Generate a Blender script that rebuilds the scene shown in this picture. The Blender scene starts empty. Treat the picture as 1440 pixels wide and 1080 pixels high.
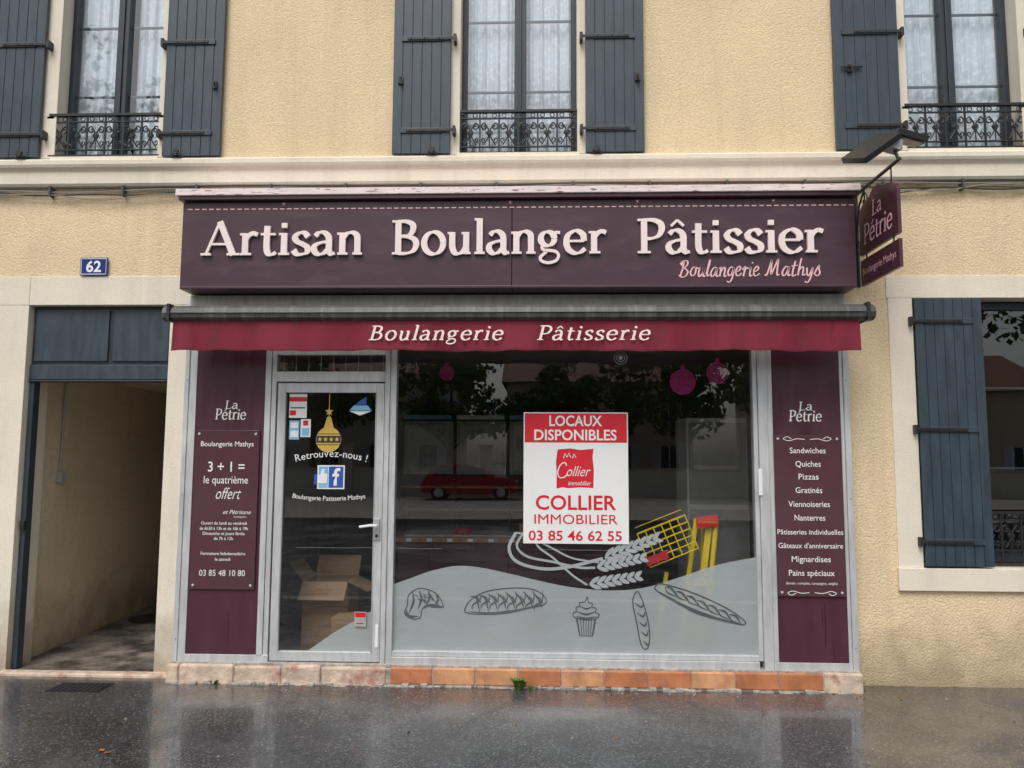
import bpy, bmesh, math, random
import numpy as np
from mathutils import Vector, Matrix
random.seed(7); rng=np.random.default_rng(7)
scene=bpy.context.scene
col=scene.collection
rad=math.radians

# ------------------------------------------------------------------ materials
def nt(name):
    m=bpy.data.materials.new(name); m.use_nodes=True
    n=m.node_tree.nodes; n.clear()
    o=n.new("ShaderNodeOutputMaterial")
    return m,m.node_tree,n,o
def node(t,typ,**kw):
    x=t.nodes.new(typ)
    for k,v in kw.items(): setattr(x,k,v)
    return x
def mixc(t,fac,a,b,blend='MIX'):
    m=node(t,"ShaderNodeMix",data_type='RGBA',blend_type=blend)
    for s,v in ((0,fac),(6,a),(7,b)):
        if hasattr(v,"is_output"): t.links.new(v,m.inputs[s])
        elif isinstance(v,(int,float)): m.inputs[s].default_value=v
        else: m.inputs[s].default_value=(*v,1)
    return m.outputs[2]
def noise(t,scale,detail=3,rough=.55,vec=None,dist=0):
    x=node(t,"ShaderNodeTexNoise"); x.inputs['Scale'].default_value=scale
    x.inputs['Detail'].default_value=detail; x.inputs['Roughness'].default_value=rough
    x.inputs['Distortion'].default_value=dist
    if vec is not None: t.links.new(vec,x.inputs['Vector'])
    return x.outputs['Fac']
def ramp(t,v,a,b,lo=0,hi=1):
    x=node(t,"ShaderNodeMapRange"); t.links.new(v,x.inputs[0])
    x.inputs[1].default_value=a;x.inputs[2].default_value=b;x.inputs[3].default_value=lo;x.inputs[4].default_value=hi
    return x.outputs[0]
def math_(t,op,a,b=None):
    x=node(t,"ShaderNodeMath",operation=op)
    for i,v in enumerate((a,b)):
        if v is None: continue
        if hasattr(v,"is_output"): t.links.new(v,x.inputs[i])
        else: x.inputs[i].default_value=v
    return x.outputs[0]
def pos(t,scale=None):
    g=node(t,"ShaderNodeNewGeometry")
    if scale is None: return g.outputs['Position']
    m=node(t,"ShaderNodeMapping"); t.links.new(g.outputs['Position'],m.inputs[0]); m.inputs['Scale'].default_value=scale
    return m.outputs[0]
def mat(name,c,rough=.6,metal=0,var=.12,vscale=6,bump=0,bscale=60,rvar=.1,c2=None,c2lo=.55,c2hi=.7,c2scale=3,spec=.5,bdist=.002,stretch=None):
    m,t,n,o=nt(name); b=node(t,"ShaderNodeBsdfPrincipled"); t.links.new(b.outputs[0],o.inputs[0])
    p=pos(t,stretch)
    nz=noise(t,vscale,3,.6,p)
    dark=tuple(max(0,x*(1-var)) for x in c); lite=tuple(min(1,x*(1+var)) for x in c)
    cc=mixc(t,ramp(t,nz,.3,.7),dark,lite)
    if c2 is not None:
        cc=mixc(t,ramp(t,noise(t,c2scale,5,.65,p),c2lo,c2hi),cc,c2)
    t.links.new(cc,b.inputs['Base Color'])
    t.links.new(ramp(t,nz,.3,.7,max(.02,rough-rvar),min(1,rough+rvar)),b.inputs['Roughness'])
    b.inputs['Metallic'].default_value=metal
    b.inputs['Specular IOR Level'].default_value=spec
    if bump:
        bp=node(t,"ShaderNodeBump"); bp.inputs['Strength'].default_value=bump; bp.inputs['Distance'].default_value=bdist
        t.links.new(noise(t,bscale,2,.6,p),bp.inputs['Height']); t.links.new(bp.outputs[0],b.inputs['Normal'])
    return m

def render_mat(name,c,dirt=(.26,.19,.12),base_dirt=.7,coarse=70,bstr=.6,grain=.34):
    m,t,n,o=nt(name); b=node(t,"ShaderNodeBsdfPrincipled"); t.links.new(b.outputs[0],o.inputs[0])
    p=pos(t)
    cc=mixc(t,ramp(t,noise(t,1.3,4,.6,p),.3,.7),tuple(x*.90 for x in c),tuple(min(1,x*1.04) for x in c))
    g=noise(t,coarse*1.1,2,.7,p)
    cc=mixc(t,ramp(t,g,.45,.66,0,grain),cc,tuple(x*.5 for x in c))
    st=noise(t,1.0,4,.6,pos(t,(5,5,.45)))
    cc=mixc(t,ramp(t,st,.50,.76,0,.32),cc,tuple(x*.6 for x in c))
    s=node(t,"ShaderNodeSeparateXYZ"); t.links.new(p,s.inputs[0])
    zz=math_(t,'ADD',s.outputs[2],math_(t,'MULTIPLY',math_(t,'SUBTRACT',noise(t,3.5,4,.65,p),.5),.9))
    cc=mixc(t,ramp(t,zz,.0,.55,base_dirt,0),cc,dirt)
    t.links.new(cc,b.inputs['Base Color']); b.inputs['Roughness'].default_value=.9
    b.inputs['Specular IOR Level'].default_value=.25
    v=node(t,"ShaderNodeTexVoronoi"); v.inputs['Scale'].default_value=coarse; t.links.new(p,v.inputs['Vector'])
    h=math_(t,'ADD',math_(t,'MULTIPLY',v.outputs['Distance'],-.8),g)
    bp=node(t,"ShaderNodeBump"); bp.inputs['Strength'].default_value=bstr; bp.inputs['Distance'].default_value=.008
    t.links.new(h,bp.inputs['Height']); t.links.new(bp.outputs[0],b.inputs['Normal'])
    return m

def glass_mat(name,tint=(.9,.93,.92),k=2.0,rough=0.0,bump=.06):
    m,t,n,o=nt(name)
    tr=node(t,"ShaderNodeBsdfTransparent"); tr.inputs[0].default_value=(*tint,1)
    gl=node(t,"ShaderNodeBsdfGlossy"); gl.inputs['Roughness'].default_value=rough; gl.inputs[0].default_value=(.95,.97,1,1)
    bp=node(t,"ShaderNodeBump"); bp.inputs['Strength'].default_value=bump; bp.inputs['Distance'].default_value=.01
    t.links.new(noise(t,1.4,1,.4,pos(t)),bp.inputs['Height']); t.links.new(bp.outputs[0],gl.inputs['Normal'])
    lw=node(t,"ShaderNodeLayerWeight"); lw.inputs[0].default_value=.5
    f=math_(t,'POWER',lw.outputs['Facing'],5); f=math_(t,'MULTIPLY',f,.9); f=math_(t,'ADD',f,.042*k)
    x=node(t,"ShaderNodeMath",operation='MINIMUM'); t.links.new(f,x.inputs[0]); x.inputs[1].default_value=1
    mx=node(t,"ShaderNodeMixShader")
    t.links.new(x.outputs[0],mx.inputs[0]); t.links.new(tr.outputs[0],mx.inputs[1]); t.links.new(gl.outputs[0],mx.inputs[2])
    t.links.new(mx.outputs[0],o.inputs[0]); return m
def film_mat(name,c,alpha,var=.05):
    m,t,n,o=nt(name)
    tr=node(t,"ShaderNodeBsdfTransparent"); df=node(t,"ShaderNodeBsdfDiffuse")
    cc=mixc(t,ramp(t,noise(t,3,3,.6,pos(t)),.3,.7),tuple(x*(1-var) for x in c),tuple(min(1,x*(1+var)) for x in c))
    t.links.new(cc,df.inputs[0])
    mx=node(t,"ShaderNodeMixShader"); mx.inputs[0].default_value=alpha
    t.links.new(tr.outputs[0],mx.inputs[1]); t.links.new(df.outputs[0],mx.inputs[2]); t.links.new(mx.outputs[0],o.inputs[0]); return m

M={}
M['yellow']=render_mat('yellow_render',(.84,.665,.43),coarse=62)
M['cream']=render_mat('cream_stone',(.85,.77,.635),coarse=120,bstr=.3,grain=.2)
M['passage']=render_mat('passage_render',(.76,.65,.49),coarse=60)
M['shutter']=mat('shutter_paint',(.038,.057,.075),.42,var=.20,bump=.15,bscale=40,stretch=(3,3,.6))
M['iron']=mat('black_iron',(.018,.018,.02),.45,bump=.3,bscale=90)
M['navy']=mat('navy_frame',(.026,.036,.048),.4)
M['whiteframe']=mat('muntin_grey',(.45,.49,.54),.4)
M['alu']=mat('aluminium',(.64,.65,.66),.42,metal=.35,var=.12,c2=(.36,.36,.35),c2lo=.53,c2hi=.78,stretch=(4,4,.8))
M['alu_d']=mat('aluminium_weathered',(.44,.45,.45),.5,metal=.3,var=.2,c2=(.25,.25,.24),c2lo=.5,c2hi=.75,stretch=(5,4,1))
M['plum']=mat('plum_panel',(.080,.024,.040),.33,var=.12,vscale=2,rvar=.08,c2=(.12,.05,.068),c2lo=.6,c2hi=.85,stretch=(4,4,.7))
M['plum_d']=mat('plum_fascia',(.060,.024,.038),.40,var=.1,vscale=1.5,rvar=.08,c2=(.09,.045,.06),c2lo=.5,c2hi=.8,stretch=(1,1,3))
M['drip']=mat('dark_drip',(.045,.012,.02),.3)
M['capp']=mat('peeling_cap',(.82,.70,.68),.6,var=.12,bump=.3,bscale=30,c2=(.26,.13,.10),c2lo=.58,c2hi=.62,c2scale=9,stretch=(1,3,6))
M['letter']=mat('pink_white_letter',(.90,.76,.73),.4,var=.04)
M['pink']=mat('pink_script',(.88,.53,.55),.5,var=.05)
M['cassette']=mat('awning_cassette',(.070,.066,.066),.5,var=.35,c2=(.16,.155,.15),c2lo=.5,c2hi=.75,c2scale=1.2,bump=.3,bscale=20,stretch=(14,1,1))
M['valance']=mat('burgundy_canvas',(.20,.009,.030),.75,var=.24,vscale=3,bump=.35,bscale=350,bdist=.001,c2=(.12,.012,.022),c2lo=.52,c2hi=.75,stretch=(3,1,1))
M['hem']=mat('burgundy_hem',(.13,.007,.02),.8)
M['white']=mat('white_print',(.84,.84,.83),.5,var=.02)
M['red']=mat('red_print',(.66,.015,.03),.45,var=.04)
M['dark']=mat('dark_print',(.03,.03,.03),.6)
M['terra']=mat('terracotta_tile',(.50,.19,.085),.45,var=.25,vscale=5,bump=.3,bscale=50,c2=(.28,.11,.07),c2lo=.5,c2hi=.75,c2scale=6)
M['terra2']=mat('terracotta_tile_pale',(.60,.30,.15),.45,var=.25,vscale=7,bump=.3,bscale=50,c2=(.36,.18,.11),c2lo=.5,c2hi=.75,c2scale=5)
M['limestone']=mat('limestone',(.62,.48,.37),.7,var=.25,vscale=9,bump=.8,bscale=22,bdist=.012,c2=(.40,.20,.15),c2lo=.5,c2hi=.68,c2scale=7)
M['mortar']=mat('mortar',(.36,.33,.29),.85,var=.35,vscale=20,bump=.9,bscale=45,bdist=.012)
M['concrete']=mat('damp_concrete',(.22,.19,.165),.40,var=.45,vscale=3,bump=.6,bscale=22,bdist=.01,rvar=.22,c2=(.06,.052,.045),c2lo=.46,c2hi=.60,c2scale=2.4)
M['earth']=mat('earth',(.14,.12,.09),.9)
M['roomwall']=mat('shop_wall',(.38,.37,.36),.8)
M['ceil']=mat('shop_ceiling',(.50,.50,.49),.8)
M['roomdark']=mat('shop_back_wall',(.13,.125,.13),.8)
M['floor']=mat('shop_floor',(.30,.28,.26),.3)
M['wood']=mat('counter_wood',(.42,.23,.11),.4,stretch=(1,8,8))
M['card']=mat('cardboard',(.33,.21,.12),.8,var=.15,c2=(.24,.15,.085),c2lo=.5,c2hi=.6,stretch=(1,1,12))
M['yellowp']=mat('yellow_paint',(.86,.61,.02),.35,var=.04)
M['gold']=mat('gold_print',(.66,.44,.10),.45,var=.1)
M['magenta']=film_mat('magenta_film',(.50,.02,.20),.85)
M['magenta2']=film_mat('faded_magenta_film',(.32,.02,.13),.6)
M['vinyl']=film_mat('frosted_vinyl',(.60,.63,.635),.80)
M['vline']=mat('vinyl_line',(.12,.125,.13),.7)
M['vlight']=film_mat('white_vinyl',(.62,.64,.65),.90)
M['blue']=mat('blue_print',(.03,.10,.40),.4,var=.05)
M['skyblue']=mat('light_blue_print',(.22,.50,.75),.4,var=.05)
M['enamel']=mat('blue_enamel',(.012,.03,.20),.25,var=.08)
M['glass']=glass_mat('shop_glass',(.87,.895,.89),2.5)
M['wglass']=glass_mat('window_glass',(.93,.955,.97),3.0,bump=.12)
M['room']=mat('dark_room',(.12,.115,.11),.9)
M['bark']=mat('bark',(.09,.07,.05),.9,bump=.8,bscale=20,bdist=.02,stretch=(1,1,.3))
M['grass']=mat('weed_green',(.09,.19,.025),.6,var=.3)
M['orange']=mat('dead_leaf',(.40,.13,.03),.6,var=.3)
M['grey']=mat('grey_plastic',(.42,.42,.41),.5)
M['pale']=mat('display_case_glass',(.50,.52,.52),.3)
M['carred']=mat('red_car_paint',(.42,.02,.03),.25,var=.02)
M['carglass']=mat('car_glass',(.02,.025,.03),.08)
M['tyre']=mat('tyre',(.02,.02,.02),.8)
M['roof']=mat('roof_tile',(.22,.10,.06),.8)
M['white_r']=mat('white_render',(.60,.58,.53),.9)
M['farwall']=mat('far_cream_render',(.50,.42,.31),.9)
M['acrylic']=mat('acrylic_plaque',(.10,.042,.056),.12,var=.06,rvar=.03)
M['cable']=mat('cable',(.07,.065,.06),.6)
M['cable_l']=mat('cable_light',(.30,.28,.25),.6)

def lace_mat():
    m,t,n,o=nt('lace_curtain')
    b=node(t,"ShaderNodeBsdfDiffuse"); tr=node(t,"ShaderNodeBsdfTransparent")
    s=node(t,"ShaderNodeSeparateXYZ"); t.links.new(pos(t),s.inputs[0])
    w=node(t,"ShaderNodeTexVoronoi"); w.inputs['Scale'].default_value=22; t.links.new(pos(t,(1,.2,1)),w.inputs['Vector'])
    cc=mixc(t,ramp(t,w.outputs['Distance'],.1,.5),(.86,.91,.95),(.76,.83,.88)); t.links.new(cc,b.inputs[0])
    hem=ramp(t,s.outputs[2],4.45,5.1,1,.15)
    f=math_(t,'MULTIPLY',ramp(t,w.outputs['Distance'],.25,.55,0,.32),hem)
    f=math_(t,'ADD',f,.07)
    c=node(t,"ShaderNodeMixShader"); t.links.new(f,c.inputs[0])
    t.links.new(b.outputs[0],c.inputs[1]); t.links.new(tr.outputs[0],c.inputs[2]); t.links.new(c.outputs[0],o.inputs[0])
    return m
M['lace']=lace_mat()

def asphalt(name,c=(.046,.048,.053)):
    m,t,n,o=nt(name); b=node(t,"ShaderNodeBsdfPrincipled"); t.links.new(b.outputs[0],o.inputs[0])
    p=pos(t)
    big=noise(t,.9,5,.6,p,.6)
    cc=mixc(t,ramp(t,big,.35,.65),tuple(x*.55 for x in c),tuple(x*1.5 for x in c))
    v=node(t,"ShaderNodeTexVoronoi"); v.inputs['Scale'].default_value=110; t.links.new(p,v.inputs['Vector'])
    sp=node(t,"ShaderNodeSeparateColor"); t.links.new(v.outputs['Color'],sp.inputs[0])
    cc=mixc(t,ramp(t,sp.outputs[0],.72,1,0,.65),cc,(.24,.23,.22))
    t.links.new(cc,b.inputs['Base Color'])
    rr=ramp(t,noise(t,1.9,5,.65,p,.5),.38,.62,.09,.34)
    t.links.new(rr,b.inputs['Roughness']); b.inputs['IOR'].default_value=1.42
    b.inputs['Specular IOR Level'].default_value=.7
    cw=ramp(t,noise(t,1.1,4,.6,p,.8),.42,.60,.1,.75); t.links.new(cw,b.inputs['Coat Weight']); b.inputs['Coat Roughness'].default_value=.07
    h=math_(t,'ADD',math_(t,'MULTIPLY',v.outputs['Distance'],-.5),noise(t,50,2,.7,p))
    bp=node(t,"ShaderNodeBump"); bp.inputs['Strength'].default_value=.40; bp.inputs['Distance'].default_value=.004
    t.links.new(h,bp.inputs['Height']); t.links.new(bp.outputs[0],b.inputs['Normal'])
    return m
M['walk']=asphalt('wet_asphalt_pavement'); M['road']=mat('wet_asphalt_road',(.06,.06,.063),.25,var=.3,vscale=1)
def leafmat():
    m,t,n,o=nt('foliage'); b=node(t,"ShaderNodeBsdfDiffuse"); t.links.new(b.outputs[0],o.inputs[0])
    cc=mixc(t,ramp(t,noise(t,1.2,2,.6,pos(t)),.35,.65),(.035,.065,.015),(.11,.15,.035)); t.links.new(cc,b.inputs[0])
    return m
M['leaf']=leafmat()

# ------------------------------------------------------------------ builders
def empty(name,loc=(0,0,0)):
    e=bpy.data.objects.new(name,None); e.empty_display_size=.2; e.location=loc; col.objects.link(e); return e
class MB:
    def __init__(s): s.v=[];s.f=[];s.m=[];s.mats=[]
    def mi(s,k):
        if k not in s.mats: s.mats.append(k)
        return s.mats.index(k)
    def face(s,pts,k):
        i=len(s.v); s.v+= [tuple(p) for p in pts]; s.f.append(tuple(range(i,i+len(pts)))); s.m.append(s.mi(k))
    def box(s,x0,x1,y0,y1,z0,z1,k):
        i=len(s.v)
        s.v+=[(x0,y0,z0),(x1,y0,z0),(x1,y1,z0),(x0,y1,z0),(x0,y0,z1),(x1,y0,z1),(x1,y1,z1),(x0,y1,z1)]
        for f in ((0,1,5,4),(1,2,6,5),(2,3,7,6),(3,0,4,7),(4,5,6,7),(3,2,1,0)):
            s.f.append(tuple(i+q for q in f)); s.m.append(s.mi(k))
    def obox(s,c,size,R,k):
        i=len(s.v); hx,hy,hz=[q/2 for q in size]
        for p in ((-hx,-hy,-hz),(hx,-hy,-hz),(hx,hy,-hz),(-hx,hy,-hz),(-hx,-hy,hz),(hx,-hy,hz),(hx,hy,hz),(-hx,hy,hz)):
            s.v.append(tuple(Vector(c)+R@Vector(p)))
        for f in ((0,1,5,4),(1,2,6,5),(2,3,7,6),(3,0,4,7),(4,5,6,7),(3,2,1,0)):
            s.f.append(tuple(i+q for q in f)); s.m.append(s.mi(k))
    def prism(s,pts,y0,y1,k):
        n=len(pts); i=len(s.v)
        s.v+=[(x,y0,z) for x,z in pts]+[(x,y1,z) for x,z in pts]
        s.f.append(tuple(range(i,i+n))); s.m.append(s.mi(k))
        s.f.append(tuple(range(i+2*n-1,i+n-1,-1))); s.m.append(s.mi(k))
        for a in range(n):
            b=(a+1)%n; s.f.append((i+a,i+n+a,i+n+b,i+b)); s.m.append(s.mi(k))
    def tube(s,pts,r,k,n=6,closed=False):
        P=[Vector(p) for p in pts]; L=len(P); i0=len(s.v)
        for j,p in enumerate(P):
            a=P[(j-1)%L] if (j>0 or closed) else P[j]; b=P[(j+1)%L] if (j<L-1 or closed) else P[j]
            d=(b-a).normalized() if (b-a).length>1e-9 else Vector((0,0,1))
            u=d.cross(Vector((0,1,0))); 
            if u.length<.2: u=d.cross(Vector((1,0,0)))
            u.normalize(); w=d.cross(u).normalized()
            rr=r[j] if isinstance(r,(list,tuple)) else r
            for q in range(n):
                t=2*math.pi*q/n; s.v.append(tuple(p+u*math.cos(t)*rr+w*math.sin(t)*rr))
        m=s.mi(k)
        for j in range(L if closed else L-1):
            for q in range(n):
                a=i0+j*n+q; b=i0+j*n+(q+1)%n; c=i0+((j+1)%L)*n+(q+1)%n; d=i0+((j+1)%L)*n+q
                s.f.append((a,b,c,d)); s.m.append(m)
        if not closed:
            s.f.append(tuple(i0+q for q in range(n-1,-1,-1))); s.m.append(m)
            s.f.append(tuple(i0+(L-1)*n+q for q in range(n))); s.m.append(m)
    def strip(s,pts,w,y,k,thick=0.0):
        n=len(pts); P=[Vector(p) for p in pts]; i=len(s.v)
        for j in range(n):
            a=P[max(0,j-1)]; b=P[min(n-1,j+1)]; d=(b-a); d=d.normalized() if d.length>1e-9 else Vector((1,0))
            nn=Vector((-d.y,d.x)); ww=w[j] if isinstance(w,(list,tuple)) else w
            l=P[j]+nn*ww/2; r=P[j]-nn*ww/2
            s.v+=[(l.x,y,l.y),(r.x,y,r.y)]
        if thick:
            for j in range(2*n): x,_,z=s.v[i+j]; s.v.append((x,y+thick,z))
        m=s.mi(k)
        for j in range(n-1):
            a=i+2*j; s.f.append((a,a+1,a+3,a+2)); s.m.append(m)
            if thick:
                o=2*n
                s.f.append((a,a+2,a+2+o,a+o)); s.m.append(m)
                s.f.append((a+3,a+1,a+1+o,a+3+o)); s.m.append(m)
        if thick:
            o=2*n; s.f.append((i+1,i,i+o,i+1+o)); s.m.append(m)
            e=i+2*n-2; s.f.append((e,e+1,e+1+o,e+o)); s.m.append(m)
    def disc(s,cx,cz,rx,rz,y,k,n=32):
        s.face([(cx+rx*math.cos(-2*math.pi*q/n),y,cz+rz*math.sin(-2*math.pi*q/n)) for q in range(n)][::-1],k)
    def build(s,name,parent=None,bevel=0,smooth=False,loc=None):
        me=bpy.data.meshes.new(name); me.from_pydata(s.v,[],s.f)
        for k in s.mats: me.materials.append(M[k])
        me.polygons.foreach_set('material_index',s.m)
        if smooth: me.polygons.foreach_set('use_smooth',[True]*len(s.f))
        me.update()
        o=bpy.data.objects.new(name,me); col.objects.link(o)
        if parent: o.parent=parent
        if loc: o.location=loc
        if bevel:
            b=o.modifiers.new('b','BEVEL'); b.width=bevel; b.segments=2; b.limit_method='ANGLE'; b.angle_limit=rad(50)
        return o
def cr(pts,sub=8,closed=False):
    P=[np.array(p,float) for p in pts]; n=len(P); out=[]
    rg=range(n) if closed else range(n-1)
    for i in rg:
        p0=P[(i-1)%n] if (i>0 or closed) else 2*P[0]-P[1]
        p1=P[i]; p2=P[(i+1)%n]; p3=P[(i+2)%n] if (i+2<n or closed) else 2*P[-1]-P[-2]
        for k in range(sub):
            t=k/sub; out.append(tuple(.5*((2*p1)+(-p0+p2)*t+(2*p0-5*p1+4*p2-p3)*t*t+(-p0+3*p1-3*p2+p3)*t**3)))
    out.append(tuple(P[0] if closed else P[-1])); return out
def el(cx,cy,rx,ry,a0=0,a1=360,n=28):
    return [(cx+rx*math.cos(rad(a0+(a1-a0)*i/n)),cy+ry*math.sin(rad(a0+(a1-a0)*i/n))) for i in range(n+1)]

# broad-nib serif lettering
S=.045
def ser(x0,x1,y): return ('l',[(x0,y),(x1,y)],S)
_a=[('c',[(.07,.385),(.14,.455),(.24,.455),(.32,.37),(.33,.20),(.33,.08),(.38,.015),(.44,.035)]),('c',[(.32,.27),(.18,.25),(.07,.19),(.055,.09),(.13,.012),(.23,.03),(.32,.12)])]
_e=[('l',[(.09,.255),(.40,.255)],S),('c',[(.395,.255),(.38,.38),(.29,.455),(.20,.455),(.09,.37),(.06,.23),(.10,.09),(.21,.01),(.32,.02),(.42,.10)])]
G={
'A':(.70,[('l',[(.08,.0),(.33,.69)],.05),('l',[(.33,.70),(.60,.0)],.12),('l',[(.16,.23),(.50,.23)],S),ser(-.01,.18,.022),ser(.48,.72,.022)]),
'B':(.58,[('l',[(.14,0),(.14,.70)]),ser(.02,.16,.022),ser(.02,.16,.678),('c',[(.13,.678),(.30,.675),(.41,.62),(.43,.53),(.38,.42),(.27,.375),(.13,.372)]),('c',[(.13,.372),(.33,.365),(.46,.30),(.49,.19),(.43,.07),(.30,.022),(.13,.022)])]),
'P':(.54,[('l',[(.14,0),(.14,.70)]),ser(.02,.26,.022),ser(.02,.16,.678),('c',[(.13,.678),(.31,.675),(.44,.61),(.47,.49),(.41,.36),(.28,.30),(.13,.30)])]),
'M':(.80,[('l',[(.10,0),(.15,.70)],.05),('l',[(.15,.70),(.38,.05)],.10),('l',[(.38,.05),(.62,.70)],.05),('l',[(.62,.70),(.68,0)],.11),ser(.0,.2,.022),ser(.57,.8,.022)]),
'L':(.52,[('l',[(.14,0),(.14,.70)]),ser(.03,.25,.678),ser(.03,.46,.022),('l',[(.46,.0),(.48,.15)],.04)]),
'a':(.46,_a),'\u00e2':(.46,_a+[('l',[(.10,.55),(.22,.67)],.05),('l',[(.22,.67),(.34,.55)],.05)]),
'e':(.47,_e),'\u00e9':(.47,_e+[('l',[(.18,.55),(.33,.69)],.055)]),
'g':(.50,[('c',el(.20,.305,.130,.140,0,360,16)),('c',[(.30,.39),(.36,.43),(.44,.425)],.06),('c',[(.14,.185),(.09,.13),(.13,.075),(.25,.065),(.36,.04),(.41,-.04),(.36,-.14),(.22,-.185),(.09,-.15),(.06,-.075),(.12,-.01),(.18,.04)],.058)]),
'h':(.52,[('l',[(.12,0),(.12,.73)]),ser(.02,.14,.71),ser(.03,.22,.022),('c',[(.12,.33),(.20,.43),(.30,.455),(.385,.40),(.40,.28),(.40,0)]),ser(.31,.49,.022)]),
'i':(.26,[('l',[(.13,0),(.13,.45)]),ser(.03,.14,.43),ser(.03,.23,.022),('l',[(.13,.56),(.13,.66)],.11)]),
'l':(.26,[('l',[(.13,0),(.13,.73)]),ser(.03,.14,.71),ser(.03,.23,.022)]),
'n':(.52,[('l',[(.12,0),(.12,.45)]),ser(.02,.14,.43),ser(.03,.22,.022),('c',[(.12,.33),(.20,.43),(.30,.455),(.385,.40),(.40,.28),(.40,0)]),ser(.31,.49,.022)]),
'o':(.50,[('c',el(.25,.23,.185,.225,0,360,20))]),
'r':(.38,[('l',[(.12,0),(.12,.45)]),ser(.02,.14,.43),ser(.03,.24,.022),('c',[(.12,.30),(.19,.41),(.27,.45),(.35,.42)],.085)]),
's':(.38,[('c',[(.32,.37),(.25,.45),(.15,.45),(.075,.37),(.11,.28),(.22,.22),(.31,.15),(.30,.05),(.20,.01),(.11,.02),(.05,.10)])]),
't':(.34,[('c',[(.15,.60),(.145,.40),(.145,.14),(.18,.03),(.25,.012),(.32,.05)]),ser(.03,.31,.43)]),
'u':(.51,[('c',[(.11,.45),(.11,.30),(.115,.14),(.16,.03),(.24,.01),(.32,.06),(.37,.14)]),('l',[(.38,.45),(.38,0)]),ser(.02,.12,.43),ser(.29,.39,.43),ser(.37,.47,.022)]),
'y':(.46,[('l',[(.06,.45),(.24,.03)],.10),('c',[(.41,.45),(.30,.18),(.20,-.06),(.12,-.19),(.03,-.20)],.05),ser(0,.14,.435),ser(.33,.47,.435)]),
}
H={
'B':(.62,[[(.10,.52),(.22,.74),(.20,.40),(.13,.02)],[(.02,.58),(.18,.74),(.40,.74),(.44,.58),(.30,.42),(.16,.38),(.38,.36),(.52,.22),(.44,.04),(.22,-.02),(.04,.08)]]),
'M':(.86,[[(.0,.04),(.10,.02),(.20,.40),(.26,.74),(.30,.30),(.34,.06),(.50,.50),(.60,.76),(.62,.34),(.66,.02),(.78,.06)]]),
'o':(.44,[[(.34,.40),(.18,.42),(.06,.20),(.16,.02),(.32,.10),(.34,.32),(.30,.42),(.46,.36)]]),
'u':(.46,[[(.02,.34),(.10,.42),(.08,.14),(.16,.0),(.30,.16),(.36,.42),(.34,.14),(.40,.0),(.48,.06)]]),
'l':(.26,[[(.06,.10),(.15,.50),(.17,.78)],[(.15,.74),(.10,.30),(.14,.02),(.26,.06)]]),
'a':(.48,[[(.36,.40),(.18,.42),(.05,.18),(.14,.0),(.28,.12),(.38,.42),(.36,.12),(.42,.0),(.50,.06)]]),
'n':(.48,[[(.02,.36),(.10,.42),(.10,.0)],[(.10,.18),(.24,.42),(.34,.36),(.34,.04),(.42,.0),(.48,.06)]]),
'g':(.44,[[(.34,.38),(.16,.42),(.05,.20),(.14,.02),(.28,.12),(.36,.42),(.33,-.08),(.22,-.28),(.06,-.24)]]),
'e':(.40,[[(.04,.16),(.22,.24),(.30,.36),(.18,.44),(.06,.26),(.10,.04),(.24,.0),(.40,.12)]]),
'r':(.36,[[(.02,.30),(.12,.46),(.14,.34),(.10,.0)],[(.12,.24),(.22,.40),(.34,.36)]]),
'i':(.24,[[(.04,.30),(.10,.42),(.08,.12),(.14,.0),(.24,.06)],[(.14,.60),(.17,.66)]]),
't':(.32,[[(.18,.70),(.12,.30),(.12,.04),(.20,.0),(.32,.08)],[(.0,.46),(.32,.50)]]),
'h':(.48,[[(.16,.80),(.12,.40),(.10,.0)],[(.10,.20),(.24,.40),(.34,.32),(.34,.04),(.42,.0),(.48,.06)]]),
'y':(.46,[[(.04,.40),(.08,.12),(.20,.04),(.34,.40),(.30,-.04),(.18,-.28),(.02,-.24)]]),
's':(.38,[[(.0,.06),(.20,.46),(.22,.30),(.30,.12),(.20,-.02),(.04,.04)]]),
}
def sk_text(mb,body,x0,x1,z,cap,y,k,T=.105,t=.04,shear=0,thick=0,track=0,hand=False):
    adv=[]; cur=0; sc=cap/.70
    for ch in body:
        adv.append(cur); cur+=(.22 if ch==' ' else (H if hand else G)[ch][0]+track)
    xs=(x1-x0)/(cur)
    off=0
    for ch,a in zip(body,adv):
        if ch==' ': continue
        strokes=[('c',q,None) for q in H[ch][1]] if hand else G[ch][1]
        dz=random.uniform(-.02,.03) if hand else 0
        for st in strokes:
            pts=st[1]
            P=cr(pts,6) if st[0]=='c' else pts
            Q=[(x0+(a+p[0]+shear*p[1])*xs,z+(p[1]+dz)*sc) for p in P]
            W=[]
            for j in range(len(P)):
                A=P[max(0,j-1)];B=P[min(len(P)-1,j+1)]
                th=math.atan2(B[1]-A[1],B[0]-A[0])
                if len(st)==3 and st[2]: w=st[2]
                else: w=t+(T-t)*abs(math.sin(th-rad(14)))
                W.append(w*(sc*.5+xs*.5))
            mb.strip(Q,W,y-off,k,thick+off if thick else 0); off+=.00012
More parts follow.
